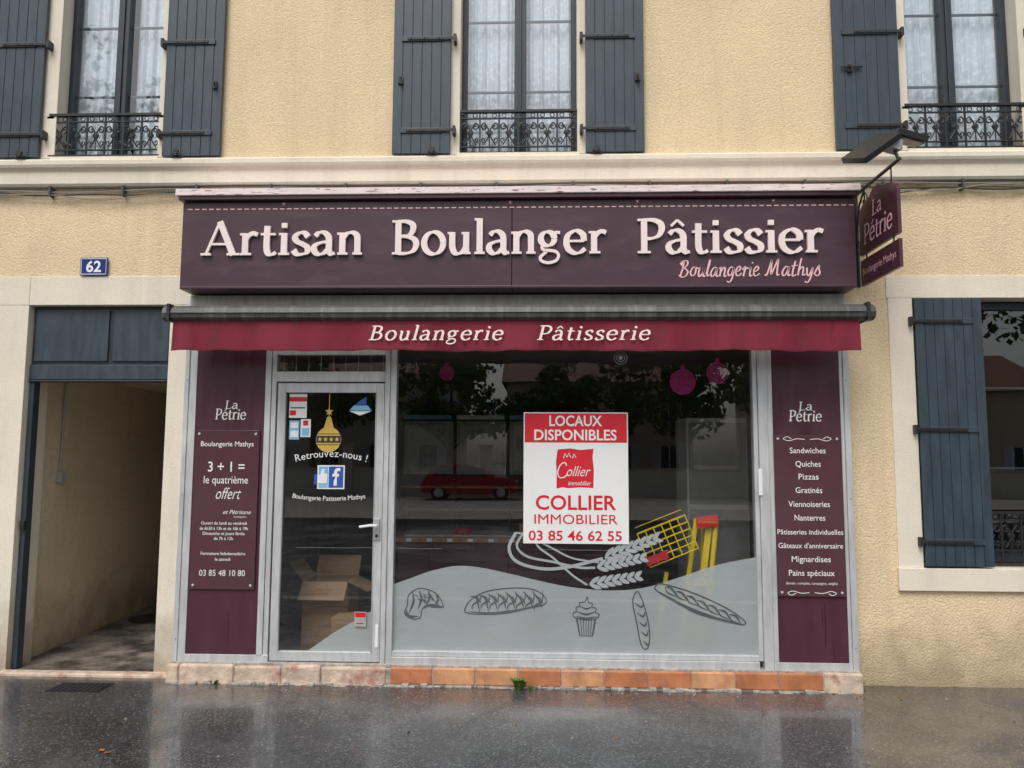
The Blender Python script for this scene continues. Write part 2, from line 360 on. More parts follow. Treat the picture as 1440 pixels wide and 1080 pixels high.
def bt(body,cx,z,size,y,k,parent,width=None,bold=0,align='CENTER',name=None,shear=0,rot=0):
    c=bpy.data.curves.new('t','FONT'); c.body=body; c.size=size; c.align_x=align; c.offset=bold*size; c.shear=shear; c.resolution_u=3
    o=bpy.data.objects.new('tmp',c); col.objects.link(o)
    dg=bpy.context.evaluated_depsgraph_get(); me=bpy.data.meshes.new_from_object(o.evaluated_get(dg))
    bpy.data.objects.remove(o)
    nm=name or ('text_'+''.join(q for q in body.lower() if q.isalnum())[:16])
    me.name=nm
    if width:
        xs=[v.co.x for v in me.vertices]; w=max(xs)-min(xs)
        for v in me.vertices: v.co.x*=width/w
    me.materials.clear(); me.materials.append(M[k])
    ob=bpy.data.objects.new(nm,me); col.objects.link(ob); ob.rotation_euler=(rad(90),rot,0); ob.location=(cx,y,z)
    if parent: ob.parent=parent
    return ob

# ------------------------------------------------------------------ the bakery building
B=empty('bakery_building')
X0,X1,ZT=-8.0,8.0,7.4
holes=[(-4.22,-3.03,-.1,2.93),(-2.80,2.35,-.1,3.0),(2.94,4.04,.87,2.97),
       (-4.09,-3.21,4.19,6.35),(-.67,.30,4.19,6.35),(2.98,3.88,4.19,6.35),(-7.4,-6.5,4.19,6.35),(6.1,7.0,4.19,6.35),(6.2,7.3,.87,2.97),(-7.2,-6.1,.87,2.97)]
w=MB()
xs=sorted({X0,X1}|{h[0] for h in holes}|{h[1] for h in holes}); zs=sorted({-.1,ZT}|{h[2] for h in holes}|{h[3] for h in holes})
for i in range(len(xs)-1):
    for j in range(len(zs)-1):
        cx=(xs[i]+xs[i+1])/2; cz=(zs[j]+zs[j+1])/2
        if any(h[0]<cx<h[1] and h[2]<cz<h[3] for h in holes): continue
        w.face([(xs[i],0,zs[j]),(xs[i+1],0,zs[j]),(xs[i+1],0,zs[j+1]),(xs[i],0,zs[j+1])],'yellow')
for n_,h in enumerate(holes):
    a,b,c,d=h; D=.30
    k='cream' if n_!=1 else 'roomwall'
    if n_==1: D=.02
    w.face([(a,0,c),(a,0,d),(a,D,d),(a,D,c)],k); w.face([(b,0,d),(b,0,c),(b,D,c),(b,D,d)],k)
    w.face([(a,0,d),(b,0,d),(b,D,d),(a,D,d)],k)
    if n_>1: w.face([(b,0,c),(a,0,c),(a,D,c),(b,D,c)],k)
w.face([(X0,0,-.1),(X0,0,ZT),(X0,9,ZT),(X0,9,-.1)],'yellow'); w.face([(X1,0,ZT),(X1,0,-.1),(X1,9,-.1),(X1,9,ZT)],'yellow')
w.face([(X1,9,-.1),(X0,9,-.1),(X0,9,ZT),(X1,9,ZT)],'yellow')
w.build('walls',B)
r=MB(); r.prism([(X0-.3,ZT),(X1+.3,ZT),(X1+.3,ZT+.15),(X0-.3,ZT+.15)],-.45,9.4,'cream')
r.face([(X0-.3,-.5,ZT+.15),(X1+.3,-.5,ZT+.15),(X1+.3,4.5,ZT+2.8),(X0-.3,4.5,ZT+2.8)],'roof')
r.face([(X1+.3,9.5,ZT+.15),(X0-.3,9.5,ZT+.15),(X0-.3,4.5,ZT+2.8),(X1+.3,4.5,ZT+2.8)],'roof')
r.build('roof',B)
t=MB()
t.box(X0,-4.222,-.012,.0,2.93,3.17,'cream'); t.box(-4.2195,-2.86,-.012,.0,2.93,3.17,'cream')
t.box(X0+.02,-4.22,-.010,.0,-.05,2.93,'cream'); t.box(-3.03,-2.84,-.010,.0,-.05,2.93,'cream')
t.box(2.74,X1,-.012,0,2.97,3.15,'cream'); t.box(2.75,2.94,-.010,0,.87,2.97,'cream'); t.box(4.04,4.24,-.010,0,.87,2.97,'cream')
t.box(2.74,4.26,-.03,0,.70,.87,'cream')
for a,b in ((-4.09,-3.21),(-.67,.30),(2.98,3.88),(-7.4,-6.5),(6.1,7.0)):
    t.box(a-.17,a,-.010,0,4.18,6.35,'cream'); t.box(b,b+.17,-.010,0,4.18,6.35,'cream'); t.box(a-.17,b+.17,-.010,0,6.35,6.6,'cream')
    t.box(a-.02,b+.02,-.03,.3,4.150,4.19,'cream')
t.build('stone_trim',B,bevel=.004)
t=MB()
prof=[(0,3.93),(-.03,3.93),(-.045,3.95),(-.045,4.05),(-.055,4.065),(-.075,4.08),(-.085,4.10),(-.085,4.135),(-.075,4.148),(0,4.158)]
for i in range(len(prof)-1):
    (ya,za),(yb,zb)=prof[i],prof[i+1]
    t.face([(X0,ya,za),(X1,ya,za),(X1,yb,zb),(X0,yb,zb)],'cream')
t.build('string_course',B)

def shutter(name,x0,x1,z0,z1,y0=-.055,y1=-.02,hinge_left=True,planks=6,parent=B,bars=None):
    s=MB(); n=planks; wd=(x1-x0)/n
    for i in range(n): s.box(x0+i*wd+.0018,x0+(i+1)*wd-.0018,y0,y1,z0,z1,'shutter')
    s.box(x0+.004,x1-.004,y0+.006,y1-.004,z0+.003,z1-.003,'navy')
    zb=bars or [z0+.20,z0+1.0,z1-.2]
    for z in zb:
        s.box(x0+.07,x1-.07,y0-.012,y0-.0005,z-.022,z+.022,'shutter')
        a,b=(x0-.035,x0+.36) if hinge_left else (x1-.36,x1+.035)
        s.box(a,b,y0-.019,y0-.0125,z-.013,z+.013,'iron')
        s.box(*( (x0-.045,x0-.02) if hinge_left else (x1+.02,x1+.045) ),y0-.02,0.0,z-.035,z+.035,'iron')
        for q in (.1,.22,.33):
            xx=x0+q if hinge_left else x1-q
            s.tube([(xx,y0-.024,z),(xx,y0-.012,z)],.006,'iron')
    return s.build(name,parent,bevel=.003)
Z1=6.33
bars=[4.37,5.16,6.05]
shutter('shutter_upper_1',-4.70,-4.20,4.175,Z1,hinge_left=False,bars=bars)
shutter('shutter_upper_2',-3.15,-2.66,4.175,Z1,bars=bars)
shutter('shutter_upper_3',-1.225,-.745,4.175,Z1,hinge_left=False,bars=bars)
shutter('shutter_upper_4',.365,.845,4.175,Z1,bars=bars)
shutter('shutter_upper_5',2.38,2.90,4.175,Z1,hinge_left=False,bars=bars)
shutter('shutter_upper_6',3.97,4.47,4.175,Z1,bars=bars)
shutter('shutter_ground_1',2.945,3.46,.885,2.965,y0=-.035,y1=0.0-.002,bars=[1.07,1.93,2.78],planks=7)
shutter('shutter_ground_2',4.06,4.57,.885,2.965,bars=[1.07,1.93,2.78],planks=7)
s=MB()
for x in (-3.01,-.89,.45,2.6,-4.33):
    s.tube([(x-.05,-.06,4.155),(x-.02,-.09,4.165),(x,-.10,4.20)],.012,'iron'); s.tube([(x,-.10,4.20),(x+.03,-.095,4.165),(x+.05,-.06,4.15)],.010,'iron')
    s.tube([(x,-.02,4.17),(x,-.10,4.175)],.012,'iron')
    s.obox((x,-.10,4.19),(.04,.018,.05),Matrix.Rotation(.4,3,'Y'),'iron')
for x,z in ((-2.72,4.78),(-1.16,4.80),(.79,4.80),(2.50,4.85),(-4.62,4.78)):
    s.box(x-.02,x+.02,-.075,-.06,z-.03,z+.03,'iron'); s.tube([(x,-.075,z+.02),(x,-.10,z),(x+.015,-.10,z-.05)],.007,'iron')
s.tube([(2.43,-.075,4.86),(2.60,-.075,4.86)],.009,'iron')
s.build('shutter_fittings',B)

def spiral(cx,cz,r0,turns,a0,sgn,n=22):
    return [(cx+ (r0*(1-i/n*.85))*math.cos(a0+sgn*turns*2*math.pi*i/n), cz+(r0*(1-i/n*.85))*math.sin(a0+sgn*turns*2*math.pi*i/n)) for i in range(n+1)]
def railing(name,x0,x1,z0,z1,y,units):
    s=MB(); 
    def T(pts,r): s.tube([(p[0],y,p[1]) for p in pts],r,'iron',5)
    s.box(x0-.01,x1+.01,y-.018,y+.018,z1-.010,z1+.010,'iron'); s.box(x0,x1,y-.008,y+.008,z1-.065,z1-.055,'iron')
    s.box(x0,x1,y-.008,y+.008,z0+.045,z0+.055,'iron'); s.box(x0-.005,x1+.005,y-.012,y+.012,z0-.006,z0+.006,'iron')
    n=units; wd=(x1-x0)/n; h=z1-z0-.12
    for i in range(n+1):
        x=x0+i*wd; s.box(x-.007,x+.007,y-.006,y+.006,z0,z1,'iron')
    zc=z0+.055+h/2
    for i in range(n):
        c=x0+(i+.5)*wd; q=wd/2
        for d in (-.5,.5): T(el(c+d*q,z1-.034,.018,.018,0,360,12),.004)
        for d in (-1,1):
            T([(c+d*p[0],p[1]) for p in spiral(q*.52,zc+h*.22,q*.40,1.1,math.pi*.5,-1)],.0062)
            T([(c+d*p[0],p[1]) for p in cr([(q*.52,zc+h*.22+q*.4),(q*.10,zc+h*.12),(q*.30,zc),(q*.12,zc-h*.14),(q*.62,zc-h*.44)],6)],.0062)
            T([(c+d*p[0],p[1]) for p in spiral(q*.60,zc-h*.26,q*.28,1.0,-math.pi*.5,1)],.0052)
        s.tube([(c,y-.008,zc+.0),(c,y+.008,zc+.0)],.016,'iron',8)
        T([(c,zc-h*.5),(c,zc)],.005)
    for x in (x0,x1): s.box(x-.03,x+.03,y-.01,y+.01,z1-.03,z1-.011,'iron'); s.tube([(x,y,z1-.02),(x,.06,z1-.02)],.008,'iron')
    s.build(name,B)
def casement(name,x0,x1,z0,z1,y=.15,mid=None,munt=(),fr=.045,mull=.1):
    s=MB(); mid=mid if mid is not None else (x0+x1)/2
    s.box(x0,x0+fr,y-.02,y+.06,z0,z1,'navy'); s.box(x1-fr,x1,y-.02,y+.06,z0,z1,'navy')
    s.box(x0+fr,x1-fr,y-.02,y+.06,z0,z0+.07,'navy'); s.box(x0+fr,x1-fr,y-.02,y+.06,z1-.06,z1,'navy')
    s.box(mid-mull/2,mid+mull/2,y-.03,y+.06,z0+.07,z1-.06,'navy'); s.box(mid-.012,mid+.012,y-.045,y-.0305,z0+.07,z1-.06,'navy')
    for z in munt:
        s.box(x0+fr,mid-mull/2,y+.018,y+.035,z-.010,z+.010,'navy'); s.box(mid+mull/2,x1-fr,y+.018,y+.035,z-.010,z+.010,'navy')
    s.build(name,B,bevel=.004)
    g=MB(); 
    for a,b in ((x0+fr,mid-mull/2),(mid+mull/2,x1-fr)): g.face([(a,y+.012,z0+.07),(b,y+.012,z0+.07),(b,y+.012,z1-.06),(a,y+.012,z1-.06)],'wglass')
    g.build(name+'_glass',B)
for nm,a,b,m in (('upper_window_1',-4.09,-3.21,-3.63),('upper_window_2',-.67,.30,-.175),('upper_window_3',2.98,3.88,3.385),('upper_window_4',-7.4,-6.5,-6.95),('upper_window_5',6.1,7.0,6.55)):
    casement(nm,a,b,4.19,6.34,mid=m,munt=(4.80,5.43,6.0))
railing('balcony_railing_1',-4.14,-3.20,4.205,4.56,.0,6); railing('balcony_railing_2',-.665,.295,4.205,4.56,.02,6); railing('balcony_railing_3',2.96,3.90,4.205,4.56,.0,6)
casement('ground_window_1',2.96,4.03,.90,2.96,mid=3.48,munt=(1.63,2.27)); railing('ground_window_railing',2.96,4.03,.95,1.29,.06,7)
casement('ground_window_2',6.2,7.3,.90,2.96,munt=(1.63,2.27)); casement('ground_window_3',-7.2,-6.1,.90,2.96,munt=(1.63,2.27))
def curtain(name,x0,x1,z0,z1,y,folds,amp=.017):
    nx=int((x1-x0)*150); s=MB(); pr=[]
    ph=random.random()*6
    for i in range(nx+1):
        x=x0+(x1-x0)*i/nx; u=(x-x0)
        d=amp*math.sin(u*folds+ph+1.3*math.sin(u*9))+amp*.5*math.sin(u*folds*2.3+2)
        pr.append((x,y+d))
    for x,yy in pr: s.v+= [(x,yy*1.0,z0),(x,y+(yy-y)*.8,z1)]
    k=s.mi('lace')
    for i in range(nx): s.f.append((i*2,i*2+2,i*2+3,i*2+1)); s.m.append(k)
    s.build(name,B,smooth=True)
yc_=.235
curtain('lace_curtain_1',-4.08,-3.70,4.2,6.3,yc_,58); curtain('lace_curtain_1b',-3.56,-3.22,4.2,6.3,yc_,62)
curtain('lace_curtain_2',-.66,-.20,4.2,6.3,yc_,70); curtain('lace_curtain_2b',-.15,.29,4.2,6.3,yc_,60)
curtain('lace_curtain_3',2.99,3.36,4.2,6.3,yc_,65); curtain('lace_curtain_3b',3.42,3.87,4.2,6.3,yc_,70)
s=MB()
def room(s,x0,x1,y0,y1,z0,z1,k,kf=None,kb=None,kc=None):
    s.face([(x0,y0,z0),(x0,y0,z1),(x0,y1,z1),(x0,y1,z0)],k); s.face([(x1,y0,z1),(x1,y0,z0),(x1,y1,z0),(x1,y1,z1)],k)
    s.face([(x0,y1,z0),(x0,y1,z1),(x1,y1,z1),(x1,y1,z0)],kb or k); s.face([(x0,y0,z0),(x0,y1,z0),(x1,y1,z0),(x1,y0,z0)],kf or k)
    s.face([(x0,y0,z1),(x1,y0,z1),(x1,y1,z1),(x0,y1,z1)],kc or k)
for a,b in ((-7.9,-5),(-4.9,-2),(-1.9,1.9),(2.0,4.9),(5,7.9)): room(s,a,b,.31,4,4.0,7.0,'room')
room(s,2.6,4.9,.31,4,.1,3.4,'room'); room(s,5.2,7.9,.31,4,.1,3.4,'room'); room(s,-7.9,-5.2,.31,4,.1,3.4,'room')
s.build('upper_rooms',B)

# passage
s=MB()
s.face([(-4.27,.14,-.05),(-4.27,.14,2.6),(-4.45,5.5,2.6),(-4.45,5.5,-.05)],'passage')
s.face([(-3.03,.02,2.6),(-3.03,.02,-.05),(-2.95,5.5,-.05),(-2.95,5.5,2.6)],'passage')
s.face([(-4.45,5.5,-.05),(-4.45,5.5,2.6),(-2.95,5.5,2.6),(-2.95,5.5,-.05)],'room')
s.face([(-4.5,.05,2.42),(-2.9,.05,2.42),(-2.9,5.5,2.42),(-4.5,5.5,2.42)],'passage')
s.face([(-4.50,.0,-.004),(-2.9,.0,-.004),(-2.9,5.5,.06),(-4.5,5.5,.06)],'concrete')
s.build('passage_interior',B)
s=MB()
s.box(-4.215,-3.035,.06,.10,2.315,2.925,'navy')
for a,b in ((-4.19,-3.57),(-3.53,-3.06)): s.box(a,b,.045,.0595,2.47,2.90,'shutter')
s.box(-4.215,-3.035,.04,.0595,2.32,2.44,'shutter'); s.box(-4.215,-3.035,.030,.12,2.30,2.3145,'navy')
s.box(-4.215,-4.175,.05,.13,0.0,2.30,'shutter')
s.box(-4.20,-4.165,.02,.05,1.10,1.17,'iron')
s.build('passage_gate_frame',B,bevel=.004)
s=MB()
s.tube([(-4.26,.62,2.40),(-4.275,.62,1.55)],.010,'grey'); s.box(-4.29,-4.235,.58,.66,1.46,1.55,'grey')
s.build('light_switch_conduit',B,bevel=.004)
s=MB(); s.tube([(-4.0,1.9,.02),(-4.0,1.9,.03)],.24,'iron',32)
s.build('manhole_cover')
s=MB(); s.box(-4.24,-2.84,-.10,.0,-.03,.012,'limestone'); s.build('passage_threshold',B,bevel=.01)

# ------------------------------------------------------------------ shopfront
YF=-.15
F=MB()
def alu(x0,x1,z0,z1,y0=YF,y1=-.05,k='alu'): F.box(x0,x1,y0,y1,z0,z1,k)
ZS=2.95
alu(-2.82,-2.785,.13,ZS); alu(-2.783,-2.725,.13,ZS,YF+.008)
alu(-2.725,-2.08,.13,.185,YF+.004); alu(-2.17,-2.125,.185,ZS); alu(-2.122,-2.085,.13,ZS,YF+.01)
alu(-1.218,-1.18,.13,ZS); alu(-1.178,-1.13,.13,ZS,YF+.012)
alu(-2.083,-1.22,2.285,2.365); alu(-2.083,-1.22,2.50,2.60,YF+.01)
alu(-1.13,1.64,.13,.185,YF); alu(-1.13,1.64,.188,.225,YF+.02); alu(-1.13,1.64,2.56,2.66,YF+.01)
alu(1.64,1.672,.188,ZS,YF+.02); alu(1.675,1.745,.13,ZS,YF); alu(1.748,1.785,.188,ZS,YF+.01)
alu(1.748,2.30,.13,.185,YF+.004); alu(2.30,2.325,.13,ZS,YF+.01); alu(2.327,2.37,.13,ZS,YF)
alu(-2.80,2.35,2.84,2.975,-.158,-.04,'alu_d')
F.box(-2.815,-2.80,YF+.01,0,-.02,2.95,'alu_d'); F.box(2.352,2.365,YF+.01,0,-.02,2.95,'alu_d')
F.box(-2.815,2.365,-.04,.0,2.66,2.83,'alu_d')
F.box(1.66,1.69,YF-.012,YF-.0005,1.42,1.62,'white')
for x in (-2.80,2.348):
    for z in (.3,1.4,2.3): F.tube([(x,YF-.004,z),(x,YF,z)],.007,'alu_d',8)
F.build('shopfront_frame',B,bevel=.004)
s=MB(); s.box(-2.722,-2.172,YF+.012,-.06,.187,2.84,'plum'); s.box(1.79,2.298,YF+.012,-.06,.187,2.84,'plum')
for x,z0_,z1_,w_ in ((2.13,.30,.62,.010),(2.11,.45,.63,.006),(2.19,.2,.34,.005),(-2.4,.25,.5,.005)):
    s.strip([(x,z1_),(x+.004,(z0_+z1_)/2),(x,z0_)],[w_*.4,w_,w_*.6],YF+.0105,'drip')
s.build('plum_side_panels',B)
s=MB(); yd=YF+.02
s.box(-2.075,-2.012,yd,yd+.045,.14,2.275,'alu'); s.box(-1.288,-1.225,yd,yd+.045,.14,2.275,'alu')
s.box(-2.012,-1.288,yd,yd+.045,.14,.212,'alu'); s.box(-2.012,-1.288,yd,yd+.045,2.20,2.275,'alu')
for a,b,c,d in ((-2.016,-2.006,.21,2.20),(-1.294,-1.284,.21,2.20),):
    s.box(a,b,yd-.004,yd+.02,c,d,'alu_d')
s.box(-1.285,-1.24,yd-.014,yd-.0005,1.06,1.22,'alu_d'); s.tube([(-1.262,yd-.01,1.17),(-1.262,yd-.05,1.17),(-1.30,yd-.055,1.172),(-1.39,yd-.05,1.160)],.011,'white')
s.tube([(-1.262,yd-.02,1.09),(-1.262,yd-.0,1.09)],.013,'iron',10)
s.box(-1.26,-1.235,yd-.006,yd-.0005,.25,.42,'white')
s.build('shop_door',B,bevel=.004)
s=MB()
s.face([(-2.01,yd+.022,.21),(-1.29,yd+.022,.21),(-1.29,yd+.022,2.20),(-2.01,yd+.022,2.20)],'glass')
s.face([(-2.085,-.11,2.36),(-1.215,-.11,2.36),(-1.215,-.11,2.51),(-2.085,-.11,2.51)],'glass')
s.face([(-1.135,-.105,.22),(1.645,-.105,.22),(1.645,-.105,2.57),(-1.135,-.105,2.57)],'glass')
s.build('shop_window_glass',B)
s=MB()
for i in range(9): s.box(-2.05+i*.1,-2.045+i*.1,-.09,-.085,2.37,2.50,'alu_d')
s.build('transom_grille',B)

s=MB(); rs=random.Random(3)
x=-2.84
for wd in (.10,.42,.36,.30,.49): 
    s.box(x,x+wd-.006,-.205+rs.uniform(-.006,.006),-.04,-.03,.125+rs.uniform(-.012,.004),'limestone'); x+=wd+.004
s.box(2.09,2.375,-.205,-.04,-.03,.125,'limestone')
s.build('stone_plinth',B,bevel=.014)
s=MB()
for i in range(10): s.box(-1.125+i*.3215,-1.125+i*.3215+.3155,-.20+rs.uniform(-.002,.002),-.05,.0,.118,rs.choice(['terra','terra','terra2']))
s.build('terracotta_plinth_tiles',B,bevel=.008)
s=MB(); s.box(-2.83,2.37,-.192,-.03,-.03,.112,'mortar')
s.box(-2.82,2.37,-.17,-.03,.112,.133,'mortar')
n=110
for i in range(n):
    x=-2.83+5.2*i/n; a=.012+rs.random()*.03; s.box(x,x+5.2/n+.004,-.20-a,-.19,-.03,-.022+.032*rs.random(),'mortar')
s.build('mortar_bed',B,bevel=.006)

# frosted vinyl
V_=MB()
wave=cr([(-1.13,.72),(-1.0,.765),(-.85,.82),(-.65,.862),(-.45,.85),(-.2,.80),(0,.755),(.25,.71),(.54,.69),(.8,.715),(1.08,.80),(1.35,.89),(1.64,.95)],6)
for a,b in zip(wave[:-1],wave[1:]): V_.face([(a[0],-.098,.222),(b[0],-.098,.222),(b[0],-.098,b[1]),(a[0],-.098,a[1])],'vinyl')
wd=cr([(-1.78,.215),(-1.70,.27),(-1.60,.34),(-1.50,.40),(-1.40,.455),(-1.29,.52)],5)
for a,b in zip(wd[:-1],wd[1:]): V_.face([(a[0],yd+.03,.213),(b[0],yd+.03,.213),(b[0],yd+.03,b[1]),(a[0],yd+.03,a[1])],'vinyl')
yl=-.1005
def dl(pts,wd=.006,k='vline',sub=6): 
    global yl
    V_.strip(cr(pts,sub),wd,yl,k); yl-=.00001
def taper(pts,wmax,k='vline'):
    global yl
    P=cr(pts,6); n=len(P); V_.strip(P,[.002+wmax*math.sin(math.pi*i/(n-1)) for i in range(n)],yl,k); yl-=.00001
cx,cz=-.88,.58
dl([(cx-.14,cz-.02),(cx-.13,cz+.06),(cx-.05,cz+.11),(cx+.05,cz+.09),(cx+.11,cz+.04),(cx+.14,cz-.03)],.008)
dl([(cx-.14,cz-.02),(cx-.16,cz-.08),(cx-.10,cz-.12),(cx-.04,cz-.11),(cx-.03,cz-.06),(cx+.0,cz-.02),(cx+.06,cz-.03),(cx+.14,cz-.03)],.008)
for q in ((-.10,.09,-.13,-.08),(-.05,.10,-.06,-.05),(.02,.10,.0,-.02),(.08,.07,.07,-.02)): taper([(cx+q[0],cz+q[1]),(cx+(q[0]+q[2])/2+.02,cz+(q[1]+q[3])/2),(cx+q[2],cz+q[3])],.016)
taper([(cx-.15,cz-.05),(cx-.13,cz-.10),(cx-.05,cz-.10)],.022); taper([(cx-.03,cz-.05),(cx+.03,cz-.015),(cx+.13,cz-.025)],.018)
for i in range(16):
    u=rs.uniform(-.10,.10); v=.06-abs(u)*.3+rs.uniform(-.03,.03); taper([(cx+u,cz+v),(cx+u+.02,cz+v-.012),(cx+u+.03,cz+v-.035)],.006)
cx,cz=-.27,.60
dl([(cx-.31,cz-.07),(cx-.27,cz+.0),(cx-.15,cz+.07),(cx+.05,cz+.10),(cx+.22,cz+.09),(cx+.31,cz+.03),(cx+.30,cz-.02),(cx+.18,cz-.05),(cx+.0,cz-.09),(cx-.18,cz-.10),(cx-.29,cz-.09),(cx-.31,cz-.07)],.008)
for i in range(8):
    u=-.24+i*.068; h=.055+.02*math.sin(i/7*3.14)
    taper([(cx+u-.03,cz+.03+u*.1+h*.5),(cx+u+.02,cz+.02),(cx+u+.05,cz-.07+u*.1)],.013)
    taper([(cx+u+.055,cz+.07+u*.1),(cx+u+.05,cz+.01),(cx+u-.005,cz-.03),(cx+u-.01,cz-.07)],.010)
    for q in range(3): taper([(cx+u+.02+q*.012,cz+.045-q*.01),(cx+u+.035+q*.01,cz+.0-q*.01)],.006)
taper([(cx-.28,cz-.08),(cx-.1,cz-.09),(cx+.1,cz-.065),(cx+.28,cz-.02)],.016)
cx,cz=.35,.48
dl([(cx-.075,cz+.0),(cx-.05,cz-.13),(cx+.05,cz-.13),(cx+.075,cz+.0)],.007,sub=1)
for i in range(7): dl([(cx-.066+i*.022,cz-.0),(cx-.045+i*.015,cz-.13)],.006)
dl([(cx-.075,cz),(cx-.10,cz+.02),(cx-.09,cz+.045),(cx-.07,cz+.05),(cx-.075,cz+.08),(cx-.045,cz+.09),(cx-.05,cz+.115),(cx-.01,cz+.125),(cx+.01,cz+.16),(cx+.02,cz+.12),(cx+.05,cz+.11),(cx+.045,cz+.085),(cx+.078,cz+.075),(cx+.07,cz+.048),(cx+.10,cz+.03),(cx+.075,cz),(cx,cz-.012),(cx-.075,cz)],.007)
taper([(cx-.07,cz+.05),(cx,cz+.030),(cx+.07,cz+.05)],.012); taper([(cx-.045,cz+.09),(cx,cz+.072),(cx+.045,cz+.085)],.010); taper([(cx-.08,cz+.015),(cx,cz+.0),(cx+.08,cz+.015)],.012)
cx,cz=1.21,.60
dl([(cx-.33,cz+.13),(cx-.28,cz+.145),(cx-.05,cz+.08),(cx+.2,cz-.03),(cx+.33,cz-.12),(cx+.33,cz-.15),(cx+.25,cz-.14),(cx+.0,cz-.08),(cx-.2,cz+.02),(cx-.33,cz+.10),(cx-.33,cz+.13)],.009)
taper([(cx-.30,cz+.085),(cx-.1,cz-.025),(cx+.1,cz-.10),(cx+.31,cz-.145)],.02)
for i in range(7):
    u=-.24+i*.08; c_=cz+.11-(u+.24)*.42
    taper([(cx+u-.02,c_+.015),(cx+u+.03,c_+.0),(cx+u+.07,c_-.06)],.014); taper([(cx+u-.02,c_+.015),(cx+u-.0,c_-.03),(cx+u+.07,c_-.06)],.008)
cx,cz=.77,.47
dl([(cx-.05,cz+.20),(cx-.02,cz+.21),(cx+.03,cz+.08),(cx+.06,cz-.08),(cx+.05,cz-.19),(cx+.02,cz-.21),(cx-.01,cz-.16),(cx-.04,cz),(cx-.065,cz+.13),(cx-.05,cz+.20)],.009)
for i in range(5): taper([(cx-.05+i*.015,cz+.13-i*.07),(cx+.0+i*.012,cz+.10-i*.07),(cx+.02+i*.01,cz+.14-i*.07)],.012)
def ear(x0,z0,x1,z1,n=7):
    global yl
    a=math.atan2(z1-z0,x1-x0); L=math.hypot(x1-x0,z1-z0)
    for i in range(n):
        u=L*(i+.3)/n
        for sg in (-1,1):
            bx=x0+math.cos(a)*u; bz=z0+math.sin(a)*u; an=a+sg*.5; l=L*.24*(1-.3*i/n)
            P=[(bx+math.cos(an)*l*q,bz+math.sin(an)*l*q) for q in (0,.25,.55,.8,1)]
            V_.strip(P,[.006,.026,.034,.024,.003],yl,'vlight'); yl-=.00001
ear(.48,.93,.90,1.09,8); ear(.42,.86,.80,.94,7); ear(.36,.73,.76,.80,7)
dl([(-.19,1.12),(-.24,1.0),(-.18,.90),(.0,.85),(.2,.86),(.48,.93)],.024,'vlight'); dl([(-.13,1.12),(-.18,1.02),(-.10,.94),(.1,.90),(.3,.86),(.42,.86)],.018,'vlight')
dl([(-.05,1.13),(-.02,1.02),(.1,.93),(.25,.80),(.36,.73)],.016,'vlight'); dl([(-.19,1.12),(-.1,1.10),(.1,1.0),(.25,.93),(.45,.90)],.014,'vlight')
V_.build('frosted_vinyl_decals',B)

# shop interior
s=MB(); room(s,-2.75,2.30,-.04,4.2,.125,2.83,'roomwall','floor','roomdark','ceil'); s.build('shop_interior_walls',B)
C=MB()
C.box(-1.35,.75,1.25,1.85,.125,.90,'plum'); C.box(-1.38,.78,1.20,1.9,.90,.94,'wood')
for i in range(22): C.box(-1.36+i*.097,-1.36+i*.097+.05,1.195,1.1995,.905,.935,'white' if i%2 else 'card')
C.box(-1.3,.1,1.3,1.8,.9405,.96,'alu_d')
C.build('shop_counter',None,bevel=.004)
C=MB()
for i in range(4):
    a=-1.6+i*.62; C.box(a,a+.58,2.9,3.1,1.50,2.12,'alu_d'); C.box(a+.04,a+.54,2.88,2.8995,1.54,2.08,'pale')
    C.box(a,a+.56,2.85,2.879,2.14,2.19,'skyblue' if i%2==0 else 'white')
for z in (.5,.8,1.1,1.35): C.box(-1.6,.9,2.6,3.1,z,z+.025,'wood')
for i in range(5): C.box(-1.6+i*.62,-1.575+i*.62,2.58,3.1,.13,1.4,'plum')
C.build('bread_shelves',None,bevel=.004)
C=MB(); C.box(1.45,2.05,1.6,2.2,.13,2.1,'white'); C.box(1.47,2.03,1.58,1.5995,1.25,2.05,'grey'); C.box(1.47,2.03,1.58,1.5995,.2,1.2,'grey'); C.tube([(1.52,1.55,.9),(1.52,1.55,1.1)],.012,'iron')
C.build('refrigerator',None,bevel=.01)
C=MB(); C.tube([(-.75,1.45,.965),(-.75,1.45,1.0)],.09,'red',16); C.box(-.2,.05,1.4,1.65,.965,1.06,'card'); C.box(.2,.5,1.35,1.7,.945,1.2,'iron')
C.build('counter_items',None)
C=MB(); bx0,bx1,by0,by1,bz0,bz1=-1.98,-1.60,.36,.74,.135,.66
for a in ((bx0,bx0+.008,by0,by1),(bx1-.008,bx1,by0,by1),(bx0+.008,bx1-.008,by0,by0+.008),(bx0+.008,bx1-.008,by1-.008,by1)): C.box(a[0],a[1],a[2],a[3],bz0,bz1,'card')
C.box(bx0,bx1,by0,by1,bz0-.006,bz0,'card')
C.face([(bx0,by0,bz1),(bx0,by1,bz1),(bx0-.12,by1,bz1+.15),(bx0-.12,by0,bz1+.15)],'card')
C.face([(bx1,by0,bz1),(bx1,by1,bz1),(bx1+.17,by1,bz1-.08),(bx1+.17,by0,bz1-.08)],'card')
C.face([(bx0,by1,bz1),(bx1,by1,bz1),(bx1,by1+.10,bz1+.16),(bx0,by1+.10,bz1+.16)],'card')
C.face([(bx0,by0,bz1),(bx1,by0,bz1),(bx1,by0-.13,bz1-.13),(bx0,by0-.13,bz1-.13)],'card')
C.box(-1.66,-1.40,.10,.34,.135,.42,'card')
C.build('cardboard_box')
C=MB(); y=.12
